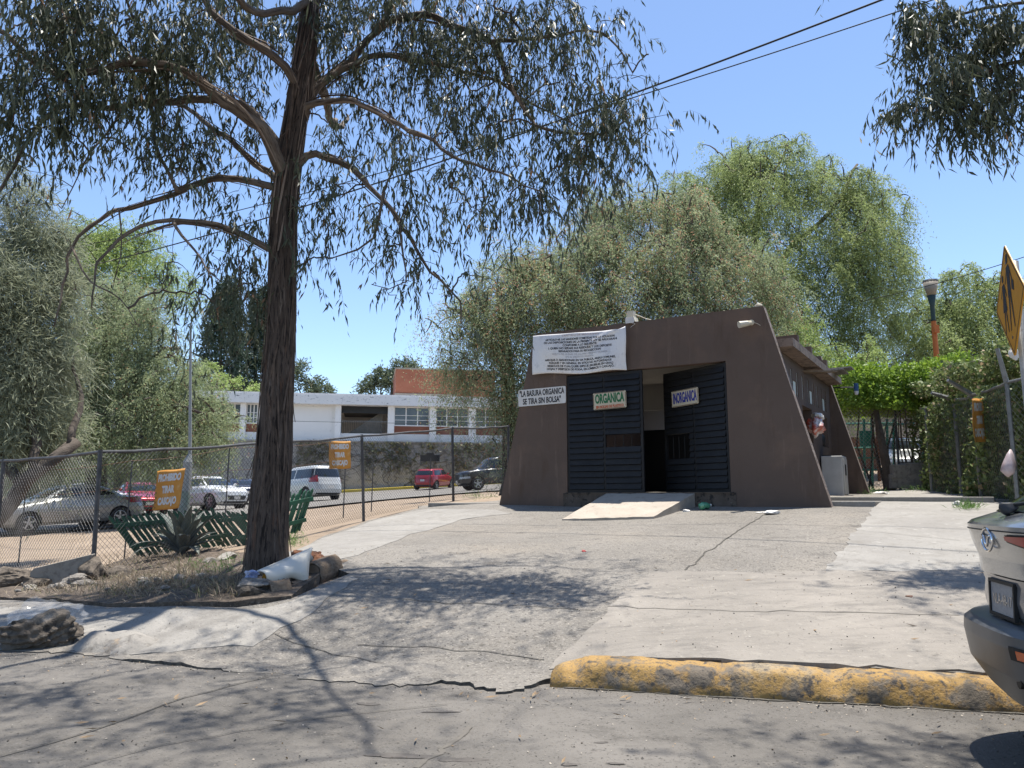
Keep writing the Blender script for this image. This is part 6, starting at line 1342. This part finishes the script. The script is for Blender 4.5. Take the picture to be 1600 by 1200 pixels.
# ---- pepper trees
PL = dict(strands=9, per=17, length=1.0, leaf=.13, width=.030, spread=1.0, droop=1.7, jit=.5, hang=.6, clump=.65)
def pepper(label, base, forks, bl, m, seed, lp_=None, yj=.8, r0=.35, shell=0, group='pepper trees', tw=(.03,.012)):
    b = Vector(base); b.z = hz(b.x, b.y); L = [([tuple(b-Vector((0,0,.2)))]+[tuple(p) for p in forks[0]], r0, r0*.35)]
    for f in forks[1:]: L.append(([tuple(p) for p in f], r0*.5, .05))
    bl = [(q[0],q[1],q[2],q[3],int(q[4]*1.45)) for q in bl]; S = blobs(bl, np.random.default_rng(seed), yj, shell, cl=4, cs=.30)
    return tree('pepper_tree', label, b, L, S, m, M['barkdark'], group=group, LP={**PL, **(lp_ or {})}, twig=tw, sides=7, step=.6, seed=seed, wobb=.08)
Pt = lambda u, v, Y: tuple(P(u, v, Y))
pepper('tall bright green pepper tree, highest crown behind the right end of the brown house', Pt(1210,700,33), [[Pt(1205,600,33),Pt(1195,480,33),Pt(1150,380,33),Pt(1110,300,33)],[Pt(1195,480,33),Pt(1180,350,32),Pt(1200,280,32),Pt(1230,240,32)],[Pt(1190,460,33),Pt(1240,380,32),Pt(1300,330,32),Pt(1340,260,32)],[Pt(1110,350,33),Pt(1060,300,33)]],
  [(1195,255,33,50,60),(1140,285,32,50,50),(1250,290,32,48,50),(1300,320,32,45,45),(1345,285,32,36,36),(1195,320,31,48,44),(1100,310,33,40,36),(1050,300,33,30,22),(1385,340,33,34,30),(1350,370,31,48,48),(1290,390,31,45,40),(1240,370,31,35,20),(1380,430,32,44,44),(1320,460,31,48,48),(1250,450,31,42,34),(1390,500,33,34,26),(1335,540,31,42,30),(1280,520,31,38,30),(1255,235,32,18,10),(1225,580,31,40,26),(1150,350,31,44,40),(1200,420,30,42,36),(1110,370,31,38,26),(1230,500,30,36,26),(1160,270,33,40,30),(1300,270,33,30,20),(1345,420,31,40,30),(1180,240,33,30,16),(1400,380,33,24,16)],
  L_pep, 11)
pepper('broad grey green pepper tree with reddish berries right behind the brown house', Pt(930,720,25), [[Pt(925,600,25),Pt(905,520,25),Pt(915,450,25)],[Pt(915,500,25),Pt(960,430,25),Pt(1020,380,25)],[Pt(905,530,25),Pt(850,450,25),Pt(800,430,25)],[Pt(930,600,25),Pt(1040,520,24.5),Pt(1100,440,24.5)],[Pt(935,620,25),Pt(1010,560,24),Pt(1080,560,24)]],
  [(1010,330,26,48,54),(1065,350,25,42,44),(950,345,26,42,44),(900,390,25,44,44),(880,440,24,44,46),(960,410,24.5,50,52),(1040,400,24.5,48,50),(1100,390,25,38,36),(1120,440,24.5,42,42),(1170,420,25,40,36),(1200,470,25.5,36,30),(1060,460,24,48,48),(980,470,24,46,46),(1030,430,24,44,30),(960,370,25,40,26),(1090,360,26,34,20),(910,480,24,42,40),(1140,500,24,42,38),(1010,520,23.5,42,34),(930,520,23.5,40,30),(1080,520,23.5,38,30),(850,400,25.5,26,16),(985,300,26,26,16),(1190,530,24.5,34,24),(1080,320,25.5,28,18)],
  L_pepg, 12, dict(red=.12, length=.85, leaf=.10, width=.025, strands=10))
pepper('drooping pepper tree hanging low left of the brown house', Pt(800,740,25), [[Pt(795,640,25),Pt(790,540,25),Pt(780,450,25)],[Pt(792,580,25),Pt(750,510,25),Pt(700,480,25)],[Pt(790,520,25),Pt(830,450,25)]],
  [(800,425,25,40,40),(765,440,25.5,34,26),(840,430,25,34,28),(745,480,25,30,20),(715,486,25,26,13),(688,500,25,12,4),(790,490,24.5,42,44),(835,500,24.5,38,34),(745,530,24.5,28,15),(712,545,25,24,12),(712,585,25,14,5),(790,560,24.5,36,34),(780,610,24.5,30,26),(735,600,25,20,7),(790,655,24.5,20,12),(865,480,24.5,24,14),(800,700,25,18,8)],
  L_pepg, 13, dict(red=.12, length=1.1, leaf=.10, width=.025, droop=2.0, strands=10))
pepper('pale green pepper tree behind the hedge and orange lamp post', Pt(1520,720,34), [[Pt(1515,600,34),Pt(1500,520,34),Pt(1480,470,34)],[Pt(1505,540,34),Pt(1560,480,34),Pt(1600,470,34)],[Pt(1510,570,34),Pt(1440,500,34)]],
  [(1500,460,34,38,36),(1545,465,34,36,34),(1590,480,34,38,36),(1470,490,34,36,34),(1440,480,35,28,18),(1520,520,33,44,44),(1580,530,33,42,40),(1460,540,33,40,38),(1420,530,34,30,18),(1400,570,33,28,16),(1500,570,33,42,30),(1560,570,33,36,24),(1640,510,34,50,40)],
  L_pep, 14, dict(leaf=.14, width=.035))
pepper('low pepper bush foliage directly behind the roof of the brown house', Pt(1290,700,26), [[Pt(1285,640,26),Pt(1270,580,26),Pt(1240,540,26)],[Pt(1280,620,26),Pt(1320,570,26)]],
  [(1240,520,26,30,24),(1270,560,26,36,36),(1230,560,26,28,18),(1310,590,26,30,26),(1340,600,27,28,22),(1360,560,28,20,10)],
  L_pepl, 15, dict(leaf=.11, width=.028, length=.8), r0=.2)
# left side
pepper('wide grey green pepper tree over the parked cars at the left', Pt(150,800,27.5), [[Pt(152,700,27.5),Pt(160,600,27.5),Pt(170,520,27.5)],[Pt(158,640,27.5),Pt(230,560,27),Pt(280,540,27)],[Pt(156,650,27.5),Pt(90,560,27),Pt(50,520,27)],[Pt(154,690,27.5),Pt(240,640,26),Pt(310,640,26)],[Pt(154,690,27.5),Pt(80,650,26),Pt(20,640,26)]],
  [(150,480,27.5,45,50),(200,460,28,42,44),(235,500,27,36,34),(180,530,27,45,50),(120,530,27,42,46),(240,550,27,40,42),(80,560,27,42,44),(150,590,26.5,45,52),(210,600,26.5,42,46),(265,610,26.5,36,32),(300,590,27,28,18),(320,620,27,28,22),(330,660,26.5,26,20),(300,680,26,30,24),(90,620,26.5,45,46),(30,640,26,45,46),(150,660,26,42,42),(220,670,26,40,40),(270,640,26,36,30),(90,690,26,38,32),(190,700,26,24,14),(255,695,26,22,12),(20,680,26,34,22)],
  L_pepg, 16, dict(red=.02, leaf=.105, width=.026, length=.9, strands=10), r0=.45)
pepper('bright yellow green pepper tree rising behind the left trees', Pt(190,790,38), [[Pt(190,650,38),Pt(185,500,38),Pt(180,400,38)],[Pt(186,520,38),Pt(240,430,38)],[Pt(188,560,38),Pt(130,450,38)]],
  [(130,365,38,34,30),(175,370,38,36,34),(220,380,38,34,30),(150,410,37,36,34),(210,425,37,36,34),(255,410,38,26,16),(110,400,38,26,18),(265,450,38,22,10),(120,450,37,34,24),(300,455,38,20,8),(320,640,36,14,6)],
  L_pepl, 17, dict(leaf=.17, width=.04, strands=6), r0=.4)
# casuarina at the far left with a leaning mossy trunk
cb = Vector((-10.4, 14.2, hz(-10.4, 14.2)))
S = blobs([(20,380,15,50,52),(70,370,15.4,38,30),(0,440,14.5,60,60),(65,450,15,45,44),(100,420,15.6,24,10),(10,520,14.5,60,60),(70,540,15,42,36),(20,600,14.5,55,54),(90,590,15.5,34,20),(30,670,14.6,50,44),(90,660,15.4,30,16),(20,310,15,30,12),(110,560,15.6,18,6),(10,260,15,24,7),(-50,400,15,60,40),(-60,550,15,60,40),(60,300,15,20,5),(60,710,15,30,14)], np.random.default_rng(4), .8)
tree('casuarina_tree', 'dark fine needled tree at the left edge with a leaning trunk', cb, [([tuple(cb-Vector((0,0,.1))), Pt(8,800,14.2), Pt(40,752,14.2), Pt(85,718,14.3), Pt(120,690,14.6)], .17, .11), ([Pt(60,735,14.2),Pt(50,640,14.6),Pt(30,520,14.8),Pt(20,400,15),Pt(15,320,15)], .09, .03), ([Pt(35,755,14.2),Pt(-40,640,14.8),Pt(-60,450,15)], .11, .04), ([Pt(110,695,14.5),Pt(130,640,15),Pt(110,560,15.4)], .08, .02)],
     S, L_cas, M['barkdark'], LP=dict(strands=12, per=10, length=.75, leaf=.22, width=.016, spread=.9, droop=.8, jit=.35, hang=.35, clump=.5), twig=(.014,.005), seed=8, sides=9, wobb=.07)
# conifers and far trees
def conifer(label, base_u, Y, vtop, rpx, seed, m=L_con):
    b = P(base_u, 700, Y); b.z = hz(b.x, b.y); top = P(base_u, vtop, Y); H = top.z-b.z; r2 = np.random.default_rng(seed); S = []
    for k in range(520):
        f = r2.random()**.8; z = b.z+H*(.18+.82*f); R_ = rpx*Y/1200*(1-f)**.75*(.55+.45*r2.random())*(1+.3*math.sin(k*.01+z*2.2)); a = r2.uniform(0,6.28); S.append((b.x+R_*math.cos(a), b.y+R_*math.sin(a), z-R_*.25))
    tree('conifer', label, b, [([tuple(b), (b.x,b.y,b.z+H*.5), tuple(top)], .3, .04)], S, m, LP=dict(strands=5, per=8, length=1.1, leaf=.38, width=.11, spread=.6, droop=.5, jit=.6, hang=.2, clump=.7), twig=(.03,.015), seed=seed, group='dark conifers behind the school', step=1.0)
conifer('left one of the dark conifers, its pointed top left of the trunk', 340, 70, 438, 62, 21)
conifer('right one of the dark conifers, half behind the big trunk', 395, 74, 455, 50, 22)
def fartree(label, u, Y, bl, seed, m=L_far, lp_=None):
    b = P(u, 690, Y); b.z = hz(b.x, b.y); S = blobs(bl, np.random.default_rng(seed), .8)
    tree('distant_tree', label, b, [([tuple(b), Pt(u,650,Y), Pt(u+3,600,Y)], .4, .15), ([Pt(u,640,Y),Pt(u+20,600,Y)], .2, .06), ([Pt(u,640,Y),Pt(u-18,605,Y)], .2, .06)], S, m, LP={**dict(strands=6, per=9, length=1.4, leaf=.42, width=.15, spread=1., droop=.7, jit=.9, hang=.3, clump=.6), **(lp_ or {})}, twig=(.05,.02), seed=seed, group='trees far behind the school', step=1.0)
fartree('spreading tree behind the school roof beside the brick penthouse', 610, 90, [(575,602,90,14,14),(600,588,90,17,20),(628,576,90,16,18),(645,570,91,10,8),(585,598,90,10,8),(618,600,90,14,12)], 31)
fartree('small tree top behind the school roof right of the trunk', 485, 92, [(470,592,92,17,20),(492,602,92,13,14),(508,608,92,9,8),(470,572,92,10,6)], 32)
fartree('low tree behind the school at the left of the trunk', 320, 66, [(285,600,66,26,24),(320,585,66,26,26),(350,600,66,24,20),(390,610,66,20,12),(300,620,66,24,18),(270,560,66,14,6)], 33, L_pepl, dict(leaf=.25, width=.08, length=1.0))
fartree('bushy tree behind the back wall and play frame', 1400, 44, [(1360,665,44,22,20),(1400,660,44,24,24),(1440,670,44,20,16),(1340,640,44,20,12),(1425,690,43,16,10)], 34, L_hedge, dict(leaf=.2, width=.09, length=.7))
fartree('dark green bushes at the far left behind the sedans', 60, 50, [(10,735,50,26,26),(60,730,50,26,26),(110,735,50,24,24),(160,735,50,24,22),(210,730,50,22,18),(-40,720,50,30,24),(250,735,50,14,8)], 35, L_pepg, dict(leaf=.25, width=.1, length=.9))
# ---- hedge canopy and ivy on the right fence
def hedge(name, label, boxes, m, seed, per=1, leaf=.09, w=.055, stems=(), cat='hedge', loc=(0,0,0)):
    r2 = np.random.default_rng(seed); t = thing(name, label, cat, loc); C = []; Nn = []
    for (x0,y0,z0,x1,y1,z1,ax,dens,th) in boxes:
        # a slab between two ground points, th thick sideways, leaves crowding its faces
        L = math.hypot(x1-x0, y1-y0); e = np.array([(x1-x0)/L, (y1-y0)/L, 0]); nn = np.array([-e[1], e[0], 0]); n = int(dens*L*(abs(ax)+th))
        s = r2.random(n)*L; f = s/L; zb = z0+(z1-z0)*f; hh = abs(ax); q = r2.random(n); u_ = (r2.beta(.55,.55,n)-.5)*th; zz = zb+q*hh
        bump = .16*np.sin(s*2.3+zz*1.9)+.10*np.sin(s*5.1+u_*4)+.09*r2.normal(size=n); topm = q > .82
        zz = np.where(topm, zb+hh*(1-.10*r2.random(n)**2)+bump*.55, zz); u_ = np.where(topm, (r2.random(n)-.5)*th, u_)
        p = np.array([x0,y0,0])+s[:,None]*e+(u_+np.sign(u_)*bump*.8)[:,None]*nn; p[:,2] = zz; C.append(p)
    C = np.concatenate(C); m_ = len(C); a = r2.normal(size=(m_,3)); a[:,2] += .5; a /= np.linalg.norm(a,axis=1)[:,None]; b = np.cross(a, r2.normal(size=(m_,3))); b /= np.linalg.norm(b,axis=1)[:,None]
    l = leaf*(.6+.8*r2.random(m_))[:,None]; ww = w*(.6+.8*r2.random(m_))[:,None]; V = np.stack([C-a*l*.5, C+b*ww*.5, C+a*l*.5, C-b*ww*.5], 1)
    quads('foliage', V, m, t, None, loc=loc)
    mb = MB()
    for (p, q_, r_) in stems: mb.tube([Vector(p)-Vector(loc), (Vector(p)+Vector(q_))/2-Vector(loc)+Vector((r2.normal()*.12,r2.normal()*.1,0)), Vector(q_)-Vector(loc)], [r_, r_*.8, r_*.5], 6)
    if stems: mb.build('stems', M['barkdark'], t)
    return t
a = P(1325,640,19.8); b = P(1490,640,19.8); st = []
for k in range(46): x = a.x+(15-a.x)*random.random(); y = 19.6+random.uniform(-.7,.9); st.append(((x,y,hz(x,y)-.1),(x+random.uniform(-.5,.5),y+random.uniform(-.3,.3),3.6+random.random()*.6),random.uniform(.015,.04)))
zt = P(1400,574,19.2).z
st2 = [((9.35,19.1,1.2),(9.1,19.1,3.4),.14)]
hedge('clipped_hedge', 'bright green clipped hedge canopy arching over the gap right of the brown house', [(8.4,19.9,3.45,11.2,19.7,3.35,1.15,2300,1.9),(11.2,19.7,2.9,16.5,18.4,2.6,1.85,2200,1.9)], L_hedge, 41, stems=st+st2, leaf=.10, w=.06, loc=(11,19.7,1.3))
iv = [(9.05,9.5,.7,8.5,12.2,.9,2.55,2600,.7),(8.5,12.2,.9,9.5,15.6,1.1,2.7,2600,.8),(9.5,15.6,1.1,10.6,19.2,1.2,2.7,2000,.9),(9.6,8.0,.6,9.05,9.5,.7,2.4,1600,.7)]
st = []
for k in range(60): f = random.random(); x = 8.45+1.6*f+random.uniform(0,.5); y = 11.6+7*f; st.append(((x,y,hz(x,y)),(x+random.uniform(-.2,.3),y+random.uniform(-.5,.5),2.0+random.random()*1.4),random.uniform(.01,.025)))
L_ivy = leafmat('ivy_leaf', (.075,.105,.028), (.19,.235,.085), (.32,.24,.14), .3)
hedge('ivy_hedge', 'tangled green and brown hedge filling the right wire fence', iv, L_ivy, 42, stems=st, leaf=.085, w=.055, loc=(8.8,12.2,1.0))
# low weeds
def weeds(name, label, uvs, n, h, m, seed, kind='stuff', blade=.012):
    r2 = np.random.default_rng(seed); C = []
    for (u, v, du, dv, k) in uvs:
        for _ in range(int(n*k)):
            uu = u+r2.normal()*du; v2 = v+r2.normal()*dv; g = G(uu, v2); C.append((g.x, g.y, g.z))
    C = np.array(C); K = 7; C = np.repeat(C, K, 0)+np.c_[r2.normal(size=(len(C)*K,2))*.07, np.zeros(len(C)*K)]; m_ = len(C)
    a = r2.normal(size=(m_,3))*.75; a[:,2] = np.abs(a[:,2])+.25; a /= np.linalg.norm(a,axis=1)[:,None]; b = np.cross(a, r2.normal(size=(m_,3))); b /= np.linalg.norm(b,axis=1)[:,None]; l = h*(.3+r2.random(m_)**1.5)[:,None]; z = np.array([0,0,1.])
    C[:,2] += .02; mid = C+a*l*.55+z*l*.08; V = np.stack([C-b*blade*.5, mid-b*blade*.35, C+a*l, mid+b*blade*.35], 1)
    o = quads(name, V, m, None, None, loc=(float(C[0,0]),float(C[0,1]),float(C[0,2]))); return tag(o, label, 'weeds', kind=kind)
weeds('dry_weeds', 'tangle of dry straw coloured weeds in front of the fence', [(230,915,40,9,1.6),(300,900,45,12,1.6),(340,925,22,8,.8),(200,930,30,6,.6),(260,880,50,6,.8),(100,930,60,5,.5),(190,895,15,10,.6)], 120, .13, L_dry, 51, blade=.009)
L_gw = leafmat('green_weed', (.06,.12,.03), (.14,.24,.06), None, .35)
weeds('green_weeds', 'small green weeds along the right fence foot and behind the house', [(1512,796,5,3,.8),(1360,770,12,2,.5),(1440,766,20,2,.6),(455,850,10,6,.7),(340,893,20,8,.4),(745,779,18,2,.3)], 50, .16, L_gw, 52)
